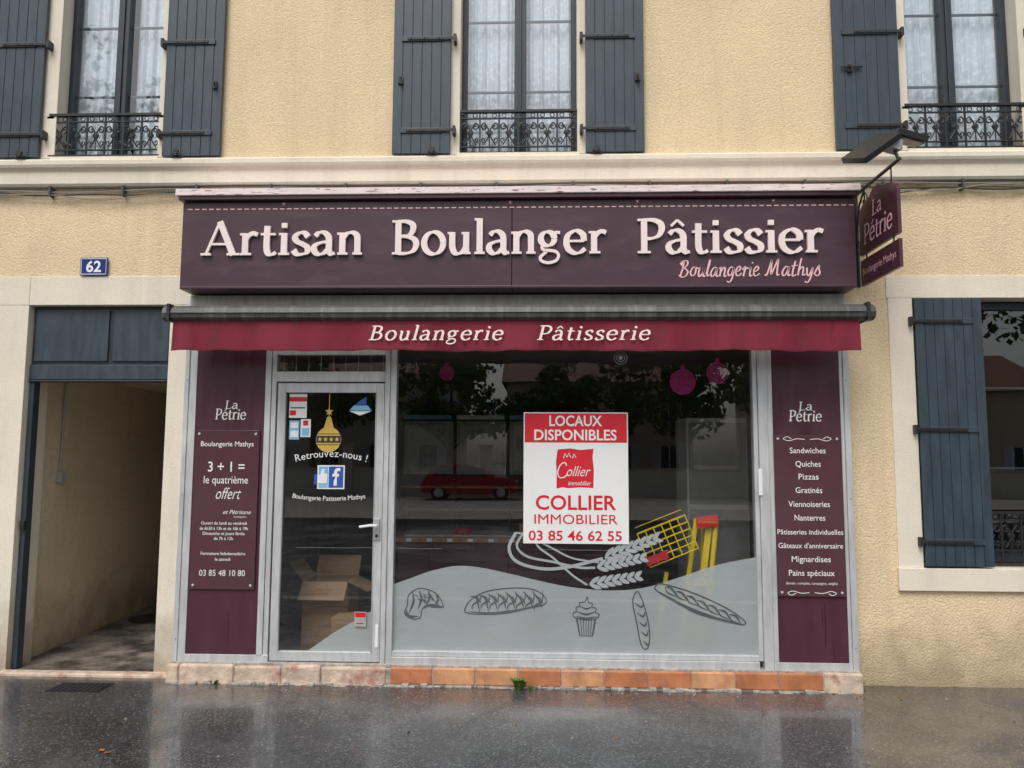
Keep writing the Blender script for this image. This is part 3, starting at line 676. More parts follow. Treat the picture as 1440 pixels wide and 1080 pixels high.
C.tube([(1.24,y,1.22),(1.08,y,.16)],.020,'yellowp',8); C.tube([(1.40,y,1.22),(1.28,y,.16)],.020,'yellowp',8)
C.tube([(1.32,y+.35,.14),(1.30,y+.06,1.15)],.015,'yellowp',8)
C.obox((1.315,y+.01,.98),(.05,.012,.50),Matrix.Rotation(.14,3,'Y'),'yellowp')
C.obox((1.21,y,.35),(.20,.012,.10),Matrix.Rotation(.0,3,'Y'),'yellowp'); C.obox((1.28,y,.72),(.18,.012,.05),Matrix.Rotation(.0,3,'Y'),'yellowp')
C.tube([(.90,y-.03,.19),(1.28,y-.03,.16)],.020,'yellowp',8); C.tube([(.90,y-.03,.19),(1.00,y+.0,.80)],.018,'yellowp',8)
C.obox((1.32,y-.03,1.20),(.17,.014,.09),Matrix.Rotation(-.15,3,'Y'),'red')
R_=Matrix.Rotation(-.38,3,'Y'); yb_=y-.12
for i in range(6):
    a=Vector((.84,yb_,.90))+R_@Vector((0,0,i*.055-.05)); b=a+R_@Vector((.40,0,0)); C.tube([a,b],.005,'yellowp',5)
    a2=a+Vector((0,.16,.03)); b2=b+Vector((0,.16,.03)); C.tube([a2,b2],.004,'yellowp',5)
for i in range(7):
    a=Vector((.84,yb_,.90))+R_@Vector((i*.0665,0,-.05)); b=a+R_@Vector((0,0,.275)); C.tube([a,b],.005,'yellowp',5); C.tube([a,a+Vector((0,.16,.03))],.004,'yellowp',5)
C.obox(tuple(Vector((.84,yb_-.015,.90))+R_@Vector((.07,0,.0))),(.18,.012,.06),R_,'red')
nr=C.build('newspaper_rack'); 
bt('LE JOURNAL',1.32,1.188,.028,y-.045,'yellowp',nr)

# ------------------------------------------------------------------ window stickers
W_=empty('window_stickers'); s=MB()
for cx,cz,rr,k in ((-.74,2.36,.06,'magenta2'),(1.11,2.29,.10,'magenta'),(1.38,2.36,.085,'magenta')):
    s.disc(cx,cz,rr,rr,-.1005,k); s.box(cx-.015,cx+.015,-.1010,-.1005,cz+rr,cz+rr+.03,k)
    if k=='magenta':
        for i in range(6):
            a=i*math.pi/3+.2; s.strip([(cx+.25*rr*math.cos(a),cz+.25*rr*math.sin(a)),(cx+.7*rr*math.cos(a),cz+.7*rr*math.sin(a))],.008,-.1015-i*.0001,'plum_d')
        s.strip(el(cx,cz,rr*.45,rr*.45,0,360,20),.008,-.1025,'plum_d'); s.strip(el(cx,cz,rr*.8,rr*.8,0,360,20),.008,-.1025,'plum_d')
s.strip(el(.63,2.48,.05,.05),.004,-.1009,'vlight'); s.strip(el(.63,2.48,.03,.03),.004,-.1009,'vlight'); s.disc(.63,2.48,.015,.015,-.1009,'vlight')
s.build('bauble_decals',W_)
s=MB(); y=yd+.016
s.box(-1.985,-1.845,y,y+.003,2.0,2.19,'white'); s.box(-1.985,-1.845,y-.001,y-.0002,2.13,2.165,'red'); s.box(-1.98,-1.93,y-.001,y-.0002,2.02,2.06,'red'); s.box(-1.975,-1.86,y-.001,y-.0002,2.075,2.085,'dark')
s.box(-1.98,-1.90,y,y+.003,1.83,1.98,'skyblue'); s.box(-1.97,-1.91,y-.001,y-.0002,1.92,1.965,'white'); s.box(-1.97,-1.91,y-.001,y-.0002,1.85,1.90,'white')
s.box(-1.89,-1.81,y,y+.003,1.85,1.99,'white'); s.box(-1.88,-1.82,y-.001,y-.0002,1.86,1.92,'skyblue'); s.box(-1.87,-1.83,y-.001,y-.0002,1.94,1.98,'red')
s.face([(-1.505,y,2.06),(-1.33,y,2.06),(-1.36,y,2.10),(-1.47,y,2.10)],'skyblue'); s.face([(-1.46,y,2.105),(-1.37,y,2.105),(-1.37,y,2.17),(-1.42,y,2.14)],'blue'); s.face([(-1.505,y,2.055),(-1.42,y,2.02),(-1.33,y,2.055)],'white')
s.box(-1.425,-1.335,y,y+.003,.40,.51,'grey'); s.box(-1.42,-1.34,y-.001,y-.0002,.47,.505,'red'); s.box(-1.41,-1.35,y-.001,y-.0002,.42,.428,'red')
cx,cz=-1.665,1.83
s.disc(cx,cz,.10,.10,y,'gold'); s.face([(cx-.04,y-.0004,cz+.09),(cx+.04,y-.0004,cz+.09),(cx+.015,y-.0004,cz+.18),(cx-.015,y-.0004,cz+.18)],'gold')
s.strip([(cx,cz+.18),(cx,cz+.36)],.006,y,'gold')
def star(cx,cz,r,y,k): s.face([(cx+(r if i%2==0 else r*.42)*math.sin(i*math.pi/5),y,cz+(r if i%2==0 else r*.42)*math.cos(i*math.pi/5)) for i in range(10)][::-1],k)
star(cx,cz+.22,.035,y-.001,'gold')
s.box(cx-.096,cx+.096,y-.0012,y-.0004,cz-.025,cz+.03,'dark')
for i in range(4): star(cx-.068+i*.045,cz+.002,.020,y-.002,'gold')
s.strip([(cx-.09,cz-.04),(cx+.09,cz-.04)],.006,y-.001,'dark'); s.strip([(cx-.09,cz+.045),(cx+.09,cz+.045)],.006,y-.001,'dark')
s.box(-1.745,-1.53,y,y+.002,1.445,1.63,'white')
s.box(-1.655,-1.54,y-.001,y-.0002,1.455,1.62,'blue'); s.box(-1.735,-1.66,y-.001,y-.0002,1.455,1.62,'skyblue')
s.box(-1.77,-1.745,y-.003,y-.001,1.48,1.56,'blue')
s.face([(-1.745,y-.002,1.49),(-1.67,y-.002,1.49),(-1.665,y-.002,1.56),(-1.69,y-.002,1.57),(-1.69,y-.002,1.60),(-1.71,y-.002,1.60),(-1.72,y-.002,1.56),(-1.745,y-.002,1.545)],'white')
s.build('door_stickers',W_)
bt('f',-1.60,1.475,.19,y-.003,'white',W_,bold=.02)
def arc_text(body,cx,z,size,width,sag,y,k,par):
    cw={'i':.28,'l':.28,'t':.38,'r':.4,'f':.35,' ':.3,'!':.3,'-':.38,'M':.85,'B':.65,'R':.66,'P':.6,'m':.85,'s':.45,'z':.5}
    ws=[cw.get(c_,.56) for c_ in body]; tot=sum(ws); a=0
    for ch,w_ in zip(body,ws):
        u=(a+w_/2)/tot-.5; a+=w_
        if ch!=' ': bt(ch,cx+u*width,z+sag*(1-4*u*u),size,y,k,par,rot=math.atan(8*u*sag/width))
arc_text('Retrouvez-nous !',-1.64,1.655,.080,.57,.04,y,'white',W_)
arc_text('Boulangerie Patisserie Mathys',-1.65,1.375,.052,.58,-.02,y,'white',W_)

# to-let poster
P_=empty('estate_agent_poster'); s=MB(); y=-.109
s.box(-.13,.68,y,y+.003,1.04,2.05,'white'); s.box(-.122,.672,y-.001,y-.0003,1.815,2.042,'red')
s.face([(.115+a,y-.0006,1.62+b) for i,(a,b) in enumerate([(0.01,-.16),(.06,-.150),(.10,-.157),(.2,-.150),(.295,-.155),(.30,-.02),(.290,.08),(.298,.148),(.2,.138),(.12,.15),(.02,.142),(.006,.05),(.012,-.05)])],'red')
for i in range(14):
    x=.13+rs.random()*.26; s.strip([(x,1.62+rs.choice([-.157,.146])),(x+.02,1.62+rs.choice([-.156,.150]))],.012,y-.0007-.00005*i,'red') if False else None
s.build('poster_panel',P_)
bt('LOCAUX',.27,1.945,.115,y-.002,'white',P_,width=.41,bold=.018); bt('DISPONIBLES',.27,1.835,.115,y-.002,'white',P_,width=.64,bold=.018)
bt('ollier',.285,1.555,.115,y-.002,'white',P_,width=.185,shear=.4,bold=-.006)
s=MB()
s.strip(cr([(.205,1.635),(.19,1.66),(.155,1.64),(.135,1.585),(.15,1.545),(.185,1.548),(.205,1.565)],6),.008,y-.0022,'white')
for i,(a,b) in enumerate((( .18,.045),(.21,.05),(.25,.04))): s.strip([(a,1.695+i%2*.008),(a+.012,1.70+b*.7),(a+.026,1.70)],.006,y-.002-.0002*i,'white')
s.build('poster_logo_sketch',P_)
bt('immobilier',.30,1.485,.050,y-.002,'white',P_,width=.18,shear=.3)
bt('COLLIER',.27,1.30,.155,y-.002,'red',P_,width=.62,bold=.016); bt('IMMOBILIER',.27,1.19,.105,y-.002,'red',P_,width=.64)
bt('03 85 46 62 55',.27,1.065,.105,y-.002,'red',P_,width=.715,bold=.014)

# ------------------------------------------------------------------ fascia sign
S_=empty('shop_sign')
s=MB(); yf=-.35
s.box(-2.80,-.222,yf,-.02,2.985,3.675,'plum_d'); s.box(-.218,2.38,yf,-.02,2.985,3.675,'plum_d')
s.box(-2.79,2.37,yf-.008,yf-.001,2.985,3.005,'plum_d')
s.build('sign_box',S_,bevel=.004)
s=MB(); s.box(-2.84,2.41,-.41,.0,3.712,3.765,'capp'); s.box(-2.82,2.40,-.395,-.0,3.680,3.7115,'plum_d')
s.build('sign_cap',S_,bevel=.005)
s=MB()
x=-2.76
while x<2.34:
    s.box(x,x+.036,yf-.0025,yf-.0005,3.614,3.622,'pink'); x+=.056
for x in (-2.0,-.235,.74,1.77): s.box(x-.02,x+.02,yf-.006,yf-.0005,3.63,3.672,'plum'); s.tube([(x,yf-.012,3.655),(x,yf-.002,3.655)],.008,'pink',8)
s.build('sign_stitching',S_)
s=MB()
for body,a,b in (('Artisan',-2.63,-1.36),('Boulanger',-1.15,.51),('P\u00e2tissier',.73,2.14)):
    sk_text(s,body,a,b,3.245,.268,yf-.026,'letter',T=.122,t=.045,thick=.022)
s.build('raised_letters',S_)
s=MB(); sk_text(s,'Boulangerie',1.04,1.65,3.070,.115,yf-.004,'pink',T=.085,t=.040,shear=.2,hand=True); sk_text(s,'Mathys',1.69,2.11,3.070,.115,yf-.004,'pink',T=.085,t=.040,shear=.2,hand=True)
s.build('script_lettering',S_)

# awning
A_=empty('awning'); s=MB()
yc,zc=-.43,2.765
prof=[(.00,.065),(-.05,.062),(-.085,.04),(-.10,.0),(-.09,-.035),(-.06,-.055),(.0,-.055),(.09,-.045),(.11,.0),(.08,.05)]
n=len(prof); xsA=[-2.85,-2.84]+[-2.82+i*(5.24/60) for i in range(61)]+[2.43,2.44]
for x in xsA:
    sc=.8 if x in (-2.85,2.44) else 1
    for a,b in prof: s.v.append((x,yc+a*sc,zc+b*sc))
k=s.mi('cassette')
for j in range(len(xsA)-1):
    for q in range(n): s.f.append((j*n+q,j*n+(q+1)%n,(j+1)*n+(q+1)%n,(j+1)*n+q)); s.m.append(k)
s.f.append(tuple(range(n))); s.m.append(k); s.f.append(tuple((len(xsA)-1)*n+q for q in range(n-1,-1,-1))); s.m.append(k)
s.box(-2.79,2.36,yc-.104,yc-.098,zc-.004,zc+.003,'iron')
for x in (-2.79,2.38): s.box(x-.012,x+.012,yc-.108,yc+.10,zc-.062,zc+.07,'iron')
for x in (-2.6,-1.2,.2,1.4,2.2): s.box(x-.04,x+.04,-.40,-.02,2.80,2.835,'alu_d')
s.build('awning_cassette',A_,bevel=.006)
nx=160
def vy(x,j): return -.485+.013*j/4*(math.sin(x*7.3)+.6*math.sin(x*17+1)+.4*math.sin(x*31))
def vz(x): return .004*math.sin(x*5+1)+.003*math.sin(x*23)
s=MB(); zz=[2.715,2.66,2.60,2.54,2.485]
for i in range(nx+1):
    x=-2.77+5.10*i/nx
    for j,z in enumerate(zz): s.v.append((x,vy(x,j),z+(vz(x) if j==4 else 0)))
k=s.mi('valance'); m5=len(zz)
for i in range(nx):
    for j in range(m5-1): s.f.append((i*m5+j,i*m5+j+1,(i+1)*m5+j+1,(i+1)*m5+j)); s.m.append(k)
s.build('valance',A_,smooth=True)
s=MB()
for i in range(nx+1):
    x=-2.77+5.10*i/nx; s.v+=[(x,vy(x,4)-.002,2.485+vz(x)-.001),(x,vy(x,3.8)-.002,2.497+vz(x))]
k=s.mi('hem')
for i in range(nx): s.f.append((i*2,i*2+2,i*2+3,i*2+1)); s.m.append(k)
s.build('valance_hem',A_,smooth=True)
s=MB(); sk_text(s,'Boulangerie',-1.28,-.27,2.560,.108,-.508,'letter',T=.11,t=.04,shear=.22,track=.06); sk_text(s,'P\u00e2tisserie',-.03,.81,2.560,.108,-.508,'letter',T=.11,t=.04,shear=.22,track=.06)
s.build('valance_lettering',A_)

# ------------------------------------------------------------------ side boards
yp=YF+.012
def board(name,x0,x1,z0,z1):
    e=empty(name); s=MB(); s.box(x0,x1,yp-.016,yp-.008,z0,z1,'acrylic')
    for x in (x0+.03,x1-.03):
        for z in (z0+.03,z1-.03): s.tube([(x,yp-.021,z),(x,yp,z)],.010,'alu',10)
    s.build('plaque',e,bevel=.002); return e
L_=board('opening_hours_board',-2.71,-2.20,.675,1.90); y=yp-.0175
def zl(py): return 1.90-(py-605)/182.9
for body,py,sz,wd_,bo in (('Boulangerie Mathys',624,.055,.42,.008),('3 + 1 =',660,.11,.29,.01),('le quatri\u00e8me',677,.085,.35,.0),('Ouvert du lundi au vendredi',735,.034,.36,.006),('de 6h30 \u00e0 13h et de 16h \u00e0 19h',742.5,.034,.38,.006),('Dimanche et jours f\u00e9ri\u00e9s',749.5,.034,.33,.006),('de 7h \u00e0 12h',756.5,.034,.15,.006),('Fermeture hebdomadaire',777.5,.034,.35,.006),('le samedi',785.5,.034,.12,.006),('03 85 48 10 80',806.5,.065,.36,.0)):
    bt(body,-2.455,zl(py+4),sz,y,'white',L_,width=wd_,bold=bo)
bt('offert',-2.44,zl(703),.13,y,'white',L_,width=.2,shear=.4,bold=-.006); bt('et P\u00e9trisane',-2.36,zl(724),.045,y,'white',L_,width=.22,shear=.4)
bt('boulanger\u00eetre',-2.33,zl(729),.018,y,'white',L_)
R2=board('menu_board',1.785,2.29,.67,1.88)
def zr(py): return 1.88-(py-612)/186.5
for body,py,wd_ in (('Sandwiches',634,.27),('Quiches',653,.19),('Pizzas',671,.15),('Gratin\u00e9s',690,.20),('Viennoiseries',709.5,.31),('Nanterres',728.5,.23),('P\u00e2tisseries individuelles',748,.49),("G\u00e2teaux d'anniversaire",767,.48),('Mignardises',786,.29),('Pains sp\u00e9ciaux',805,.34)):
    bt(body,2.037,zr(py+4),.062 if wd_<.4 else .055,y,'white',R2,width=wd_,bold=.004)
bt('(levain, complet, campagne, seigle)',2.037,zr(821),.026,y,'white',R2,width=.38)
s=MB()
for d in (-1,1):
    s.strip([(2.037+d*p[0],p[1]) for p in cr([(0.02,1.845),(.08,1.85),(.14,1.835),(.18,1.85),(.15,1.865),(.12,1.85)],6)],.005,y,'white')
    s.strip([(2.037+d*p[0],p[1]) for p in cr([(0.02,.70),(.08,.695),(.14,.71),(.18,.695),(.15,.68),(.12,.695)],6)],.005,y,'white')
s.build('menu_flourish',R2)
for cx in (-2.44,2.035):
    s=MB(); yy=yp-.002
    sk_text(s,'La',cx-.055,cx+.055,2.07,.065,yy,'white',T=.10,t=.05,shear=.1); sk_text(s,'P\u00e9trie',cx-.13,cx+.12,1.985,.085,yy,'white',T=.10,t=.05,shear=.1)
    s.build('brand_lettering' ,B)

H_=empty('house_number_plate'); s=MB(); s.box(-3.80,-3.57,-.026,-.014,3.175,3.325,'enamel'); s.strip([(-3.79,3.185),(-3.58,3.185),(-3.58,3.315),(-3.79,3.315),(-3.79,3.185)],.006,-.0275,'white')
s.build('plate',H_,bevel=.003); bt('62',-3.685,3.205,.13,-.0285,'white',H_,bold=.025)

# hanging sign
K=empty('hanging_sign'); s=MB(); xh=2.52
prof=[(-.11,3.28)]+[(-.76,3.28)]+[(-.76,3.60)]+[(-.435+.325*math.cos(rad(a))*1.0,3.60+.11*math.sin(rad(a))+ (.03 if 70<a<110 else 0)) for a in range(170,5,-15)]+[(-.11,3.60)]
def plate(prof,x0,x1,k):
    n=len(prof); i=len(s.v)
    s.v+=[(x0,a,b) for a,b in prof]+[(x1,a,b) for a,b in prof]; m=s.mi(k)
    s.f.append(tuple(range(i,i+n))); s.m.append(m); s.f.append(tuple(range(i+2*n-1,i+n-1,-1))); s.m.append(m)
    for a in range(n): b=(a+1)%n; s.f.append((i+a,i+n+a,i+n+b,i+b)); s.m.append(m)
plate(prof,xh-.012,xh+.012,'plum'); plate([(-.11,3.04),(-.76,3.04),(-.76,3.24),(-.11,3.24)],xh-.012,xh+.012,'plum')
s.tube([(xh,0,3.80),(xh,-.80,3.80)],.014,'iron'); s.tube([(xh,-.04,3.05),(xh,-.04,3.85)],.014,'iron'); s.tube([(xh,0,3.15),(xh,-.05,3.15)],.012,'iron'); s.tube([(xh,0,3.7),(xh,-.05,3.7)],.012,'iron')
for yy in (-.2,-.66): s.tube([(xh,yy,3.80),(xh,yy,3.62)],.006,'iron'); s.tube([(xh,yy,3.29),(xh,yy,3.23)],.006,'iron')
s.tube([(xh,-.10-p[0],p[1]) for p in spiral(.10,3.70,.07,1.3,math.pi,-1)],.006,'iron',5)
s.tube([(xh,-.04,3.45),(xh,-.07,3.6),(xh,-.10,3.70),(xh,-.2,3.79)],.008,'iron'); s.tube([(xh,-.04,3.35),(xh,-.09,3.3),(xh,-.09,3.4),(xh,-.05,3.42)],.006,'iron')
s.build('bracket_and_plates',K)
def sidetext(body,yc,z,size,k,width,sk=False,shear=0):
    if sk:
        q=MB(); sk_text(q,body,-width/2,width/2,0,size*.7,0,k,T=.1,t=.05,shear=.12); o=q.build('lettering',K)
    else:
        o=bt(body,0,0,size,0,k,K,width=width,shear=shear)
    o.rotation_euler=(0,0,rad(-90)) if sk else (rad(90),0,rad(-90))
    o.location=(xh-.0135,yc,z); return o
sidetext('La',-.43,3.53,.17,'pink',.17,True); sidetext('P\u00e9trie',-.43,3.35,.22,'pink',.50,True); sidetext('Boulangerie Mathys',-.43,3.12,.08,'pink',.56)
fl=MB()
RA=Matrix.Rotation(-.62,3,'Y')@Matrix.Rotation(.45,3,'X')
fl.obox((2.36,-.72,3.91),(.32,.26,.045),RA,'iron'); fl.obox(tuple(Vector((2.36,-.72,3.91))+RA@Vector((0,0,-.029))),(.27,.21,.012),RA,'alu_d')
RB=Matrix.Rotation(.30,3,'Y')@Matrix.Rotation(.2,3,'X')
fl.obox((2.62,-.72,3.985),(.22,.20,.045),RB,'iron'); fl.obox(tuple(Vector((2.62,-.72,3.985))+RB@Vector((0,0,-.029))),(.18,.15,.012),RB,'alu_d')
fl.tube([(2.52,-.78,3.80),(2.50,-.74,3.93),(2.44,-.72,3.97)],.013,'iron'); fl.tube([(2.50,-.74,3.93),(2.58,-.72,3.97)],.013,'iron')
fl.obox((2.50,-.74,3.92),(.10,.10,.08),Matrix.Rotation(.3,3,'Y'),'alu_d')
fl.build('floodlight',K,bevel=.004)
jb=MB(); jb.box(2.78,2.85,-.05,0,3.78,3.87,'cream'); jb.tube([(2.81,-.02,3.78),(2.80,-.02,3.70),(2.62,-.02,3.60)],.006,'cable'); jb.tube([(2.81,-.03,3.87),(2.80,-.05,3.92)],.006,'cable'); jb.build('junction_box',None,bevel=.004)

# cables
s=MB()
for q,(z,r_,k,am) in enumerate(((3.918,.009,'cable',.006),(3.892,.006,'cable_l',.012),(3.866,.008,'cable',.020),(3.845,.005,'cable_l',.026))):
    pts=[]
    for i in range(161):
        x=-8+16*i/160; pts.append((x,-.03-.006*q,z+am*math.sin(x*(1.9+q*.37)+q)+.5*am*math.sin(x*(4.3+q))))
    s.tube(pts,r_,k,5)
for i in range(26):
    x=-7.8+i*.62; s.box(x-.008,x+.008,-.06,0,3.84,3.928,'cable')
s.tube([(2.0,-.03,3.87),(2.1,-.03,3.80),(2.25,-.05,3.82),(2.4,-.05,3.86),(2.52,-.03,3.80)],.006,'cable',5)
s.tube([(2.86,-.03,3.82),(3.2,-.03,3.87),(3.9,-.03,3.86)],.005,'cable',5)
s.build('facade_cables')

# ------------------------------------------------------------------ ground
s=MB()
s.face([(-60,-3.6,-.03),(60,-3.6,-.03),(60,-.0,-.012),(-60,0,-.012)],'walk'); s.face([(-60,0,-.012),(60,0,-.012),(60,12,-.012),(-60,12,-.012)],'walk')
s.build('pavement')
s=MB(); s.box(-60,60,-3.78,-3.6,-.3,-.026,'mortar'); s.build('kerb',None,bevel=.015)
s=MB(); s.face([(-200,-200,-.19),(200,-200,-.19),(200,200,-.19),(-200,200,-.19)],'earth'); s.build('ground')
s=MB(); s.face([(-100,-16,-.15),(100,-16,-.15),(100,-3.7,-.15),(-100,-3.7,-.15)],'road'); s.build('road')
s=MB()
for i in range(-12,12): s.box(i*5.0,i*5.0+3,-10,-9.88,-.149,-.146,'white')
s.build('road_markings')
s=MB(); s.box(-100,100,-30,-16,-.18,-.03,'mortar'); s.build('far_pavement')
s=MB(); s.box(-3.60,-3.20,-.47,-.25,-.03,-.010,'iron')
for i in range(9): s.box(-3.585+i*.042,-3.565+i*.042,-.455,-.265,-.0098,-.007,'tyre')
s.build('drain_cover')
def weed(name,x,y,n,h):
    s=MB()
    for i in range(n):
        a=rs.uniform(0,6.28); l=h*rs.uniform(.5,1); sp=rs.uniform(.2,.9)*h
        bx,by=x+rs.uniform(-.03,.03),y+rs.uniform(-.01,.01); w_=.006
        p=[Vector((bx,by,-.012)),Vector((bx+math.cos(a)*sp*.4,by+math.sin(a)*sp*.4,l*.6)),Vector((bx+math.cos(a)*sp,by+math.sin(a)*sp,l*.75))]
        d=Vector((-math.sin(a),math.cos(a),0))*w_
        s.face([p[0]-d,p[0]+d,p[1]+d*2.2,p[1]-d*2.2],'grass'); s.face([p[1]-d*2.2,p[1]+d*2.2,p[2]],'grass')
    s.build(name)
weed('weed',-.16,-.24,45,.10); weed('weed',-2.45,-.235,6,.03); weed('weed',2.42,-.02,8,.04); weed('weed',-.05,-.235,8,.03)
def leaf(x,y,r,k='orange'):
    s=MB(); a=rs.random()*6
    s.face([(x+math.cos(a+q)*r*(1 if i%2==0 else .55),y+math.sin(a+q)*r*(1 if i%2==0 else .55),-.013+.006*rs.random()) for i,q in enumerate([j*math.pi/4 for j in range(8)])],k); s.build('fallen_leaf')
for x,y_ in ((-2.55,-1.55),(-2.50,-1.58)): leaf(x,y_,.022)
s=MB()
for i in range(160):
    x=rs.uniform(-5,5); y_=rs.choice([rs.uniform(-.35,-.22),rs.uniform(-.35,-.22),rs.uniform(-1.8,-.3)]); q=rs.uniform(.003,.008)
    s.obox((x,y_,-.012),(q*2,q,q),Matrix.Rotation(rs.random()*3,3,'Z'),rs.choice(['mortar','bark','orange','mortar']))
s.build('pavement_debris')

# ------------------------------------------------------------------ across the street (seen in the panes)
def tree(name,x,y,h,cr_,seed,clumps=26,per=90):
    e=empty(name,(x,y,-.1)); r_=random.Random(seed); s=MB()
    th=h*.34
    s.tube([(0,0,0),(.05,0,th*.5),(0,.05,th),(.1,0,h*.7)],[.22,.17,.14,.05],'bark',10)
    tips=[]
    for i in range(9):
        a=i*2.4+r_.random(); z0=th*(.8+.06*i); l=cr_*r_.uniform(.6,.95)
        tip=(math.cos(a)*l,math.sin(a)*l,z0+l*r_.uniform(.3,.9)); s.tube([(0,0,z0),(tip[0]*.5,tip[1]*.5,z0+(tip[2]-z0)*.65),tip],[.08,.05,.02],'bark',6); tips.append(tip)
    s.build('trunk',e)
    g=np.random.default_rng(seed); vs=[];fs=[]
    centres=[Vector(t) for t in tips]+[Vector((g.normal()*cr_*.45,g.normal()*cr_*.45,th+ (h-th)*g.uniform(.1,.95))) for _ in range(clumps)]
    for c in centres:
        rr=cr_*g.uniform(.22,.36)
        for _ in range(per):
            d=g.normal(size=3); d/=np.linalg.norm(d); p=np.array(c)+d*rr*g.uniform(.4,1)**.5*np.array([1,1,.75])
            u=g.normal(size=3); u/=np.linalg.norm(u); v=np.cross(u,g.normal(size=3)); v/=np.linalg.norm(v); sz=g.uniform(.12,.22)
            i=len(vs); vs+= [tuple(p-u*sz),tuple(p+v*sz*.6),tuple(p+u*sz),tuple(p-v*sz*.6)]; fs.append((i,i+1,i+2,i+3))
    me=bpy.data.meshes.new('crown'); me.from_pydata(vs,[],fs); me.materials.append(M['leaf']); o=bpy.data.objects.new('crown',me); col.objects.link(o); o.parent=e
for i,(x,y,h,c_) in enumerate(((-11,-31,9,3.4),(-4.5,-32,7.5,3.2),(1.5,-33,6.8,2.8),(7,-31.5,8.5,3.4),(13,-31,9.5,3.6),(-19,-31,10,3.8))): tree('garden_tree',x,y,h,c_,20+i)
tree('tall_tree',-16.5,-19,17,4.2,77,30,80); tree('tall_tree',19,-20,17,4.5,78,26,70)
def house(name,x0,x1,y,depth,h,k):
    e=empty(name); s=MB(); s.box(x0,x1,y-depth,y,-.1,h,k)
    s.v+= [(x0-.3,y+.4,h),(x1+.3,y+.4,h),(x1+.3,y-depth/2,h+2.6),(x0-.3,y-depth/2,h+2.6),(x0-.3,y-depth-.4,h),(x1+.3,y-depth-.4,h)]
    i=len(s.v)-6; m=s.mi('roof'); s.f.append((i,i+1,i+2,i+3)); s.m.append(m); s.f.append((i+3,i+2,i+5,i+4)); s.m.append(m)
    s.f.append((i,i+3,i+4)); s.m.append(m); s.f.append((i+1,i+5,i+2)); s.m.append(m)
    s.build('walls_and_roof',e); s=MB(); n=max(2,int((x1-x0)/2.6))
    for fl_ in range(int(h//2.9)):
        for j in range(n):
            cx=x0+(j+.5)*(x1-x0)/n; z=1.0+fl_*2.8
            s.box(cx-.5,cx+.5,y,y+.03,z,z+1.4,'carglass'); s.box(cx-.56,cx-.5,y,y+.06,z-.05,z+1.45,'white'); s.box(cx+.5,cx+.56,y,y+.06,z-.05,z+1.45,'white'); s.box(cx-.02,cx+.02,y+.03,y+.05,z,z+1.4,'white'); s.box(cx-.6,cx+.6,y,y+.1,z-.1,z-.05,'white')
            s.box(cx-1.0,cx-.58,y,y+.04,z-.03,z+1.43,'whiteframe'); s.box(cx+.58,cx+1.0,y,y+.04,z-.03,z+1.43,'whiteframe')
    s.build('windows',e)
house('house',-22,-5,-38,9,6,'white_r'); house('house',-2,9,-40,9,6.2,'farwall'); house('house',13,28,-37,9,5.5,'farwall')
s=MB()
for a,b in ((-30,-2.2),(3.4,30)): s.box(a,b,-29.2,-28.95,-.1,1.15,'white_r'); s.box(a,b,-29.25,-28.9,1.15,1.22,'limestone')
for x in (-2.7,2.9,9,15,-9): s.box(x,x+.5,-29.35,-28.8,-.1,2.2,'white_r'); s.box(x-.06,x+.56,-29.4,-28.75,2.2,2.3,'limestone')
s.build('garden_wall',None,bevel=.02)
s=MB()
for i in range(51): x=-2.15+i*.1; s.box(x,x+.025,-29.1,-29.07,0,1.5,'iron')
s.box(-2.2,2.9,-29.115,-29.055,1.45,1.5,'iron'); s.box(-2.2,2.9,-29.115,-29.055,.2,.25,'iron'); s.build('iron_gate')
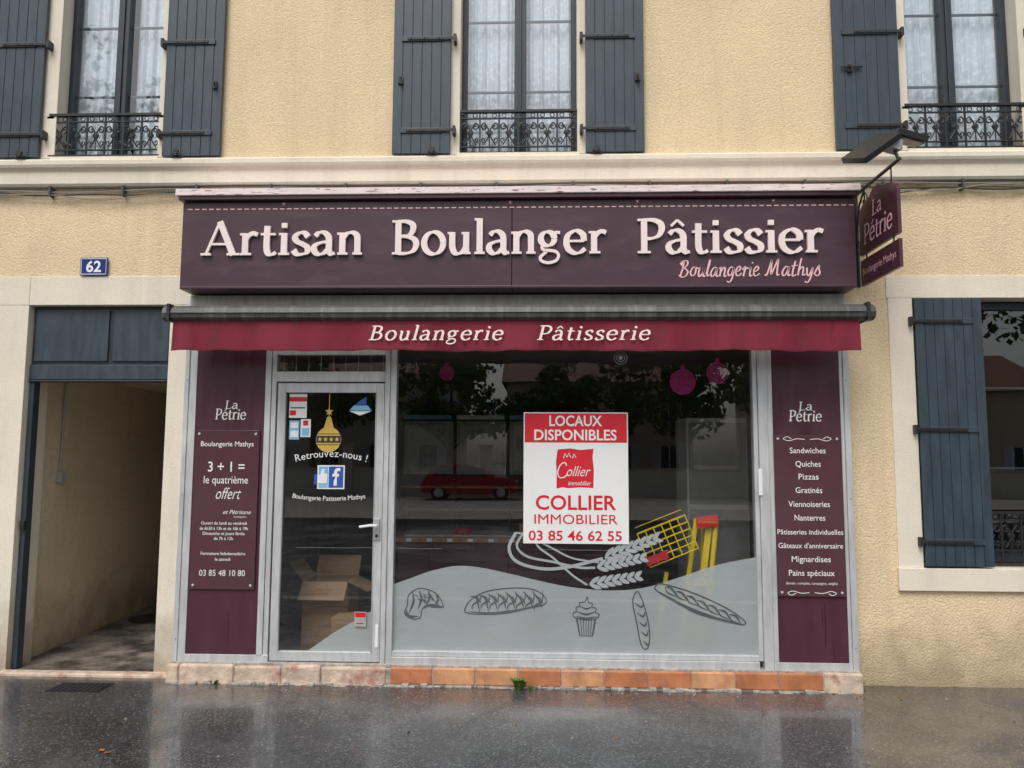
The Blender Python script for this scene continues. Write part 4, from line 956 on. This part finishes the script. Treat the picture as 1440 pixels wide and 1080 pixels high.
def car(name,x,y,k):
    s=MB()
    body=[(-2.0,.32),(-1.98,.62),(-1.9,.85),(-1.5,.93),(-.95,.96),(.9,.98),(1.55,.9),(1.85,.78),(1.98,.55),(1.95,.30),(1.62,.26),(1.55,.5),(1.3,.62),(1.05,.5),(.98,.24),(-.95,.24),(-1.02,.5),(-1.27,.62),(-1.52,.5),(-1.6,.28)]
    s.prism([(a,b) for a,b in body],-.83,.83,k)
    cab=[(-1.85,.86),(-1.55,1.30),(-1.1,1.44),(.05,1.45),(.5,1.32),(1.05,.97)]
    s.prism(cab,-.68,.68,k)
    for y0,y1 in ((-.69,-.675),(.675,.69)):
        s.prism([(-1.5,.99),(-1.32,1.26),(-1.0,1.36),(-.55,1.38),(-.55,.99)],y0,y1,'carglass'); s.prism([(-.48,.99),(-.48,1.38),(.02,1.38),(.42,1.25),(.80,.99)],y0,y1,'carglass')
    for wx in (-1.27,1.3):
        for wy in (-.84,.66): 
            s.tube([(wx,wy,.30),(wx,wy+.18,.30)],.31,'tyre',20); s.tube([(wx,wy-.005,.30),(wx,wy+.185,.30)],.19,'alu',12)
    s.box(1.80,1.93,-.75,-.45,.62,.74,'white'); s.box(-1.97,-1.85,-.8,-.6,.65,.85,'red')
    o=s.build(name,None,bevel=.03); o.location=(x,y,-.03); return o
car('parked_car',-2.9,-26.5,'carred')

# ------------------------------------------------------------------ light
wld=bpy.data.worlds.new("World"); scene.world=wld; wld.use_nodes=True; t=wld.node_tree; t.nodes.clear()
sk=t.nodes.new("ShaderNodeTexSky"); sk.sky_type='NISHITA'; sk.sun_disc=False; sk.sun_elevation=rad(55); sk.sun_rotation=rad(198); sk.air_density=1.3; sk.dust_density=4; sk.ozone_density=1
hs=t.nodes.new("ShaderNodeHueSaturation"); hs.inputs['Saturation'].default_value=.32; t.links.new(sk.outputs[0],hs.inputs['Color'])
bg=t.nodes.new("ShaderNodeBackground"); bg.inputs[1].default_value=.15; ow=t.nodes.new("ShaderNodeOutputWorld")
t.links.new(hs.outputs[0],bg.inputs[0]); t.links.new(bg.outputs[0],ow.inputs[0])
sl=bpy.data.lights.new('sun','SUN'); sl.energy=1.45; sl.angle=rad(28); sl.color=(1,.98,.95); so=bpy.data.objects.new('sun',sl); col.objects.link(so)
d=Vector((.25,.75,-1.15)); so.rotation_euler=d.to_track_quat('-Z','Y').to_euler()

# ------------------------------------------------------------------ camera
pit,yaw,rol=rad(5.487),rad(2.124),rad(.2826)
fw=Vector((-math.sin(yaw)*math.cos(pit),math.cos(yaw)*math.cos(pit),math.sin(pit))); r0=Vector((math.cos(yaw),math.sin(yaw),0)); u0=r0.cross(fw)
r_=r0*math.cos(rol)+u0*math.sin(rol); u_=-r0*math.sin(rol)+u0*math.cos(rol)
c=bpy.data.cameras.new('camera'); c.sensor_width=36; c.lens=1082/1440*36; c.clip_end=1000; co=bpy.data.objects.new('camera',c); col.objects.link(co)
m3=Matrix((r_,u_,-fw)).transposed(); co.matrix_world=Matrix.Translation((0,-6.123,1.694))@m3.to_4x4(); scene.camera=co
scene.view_settings.view_transform='Standard'; scene.view_settings.look='None'; scene.view_settings.exposure=0
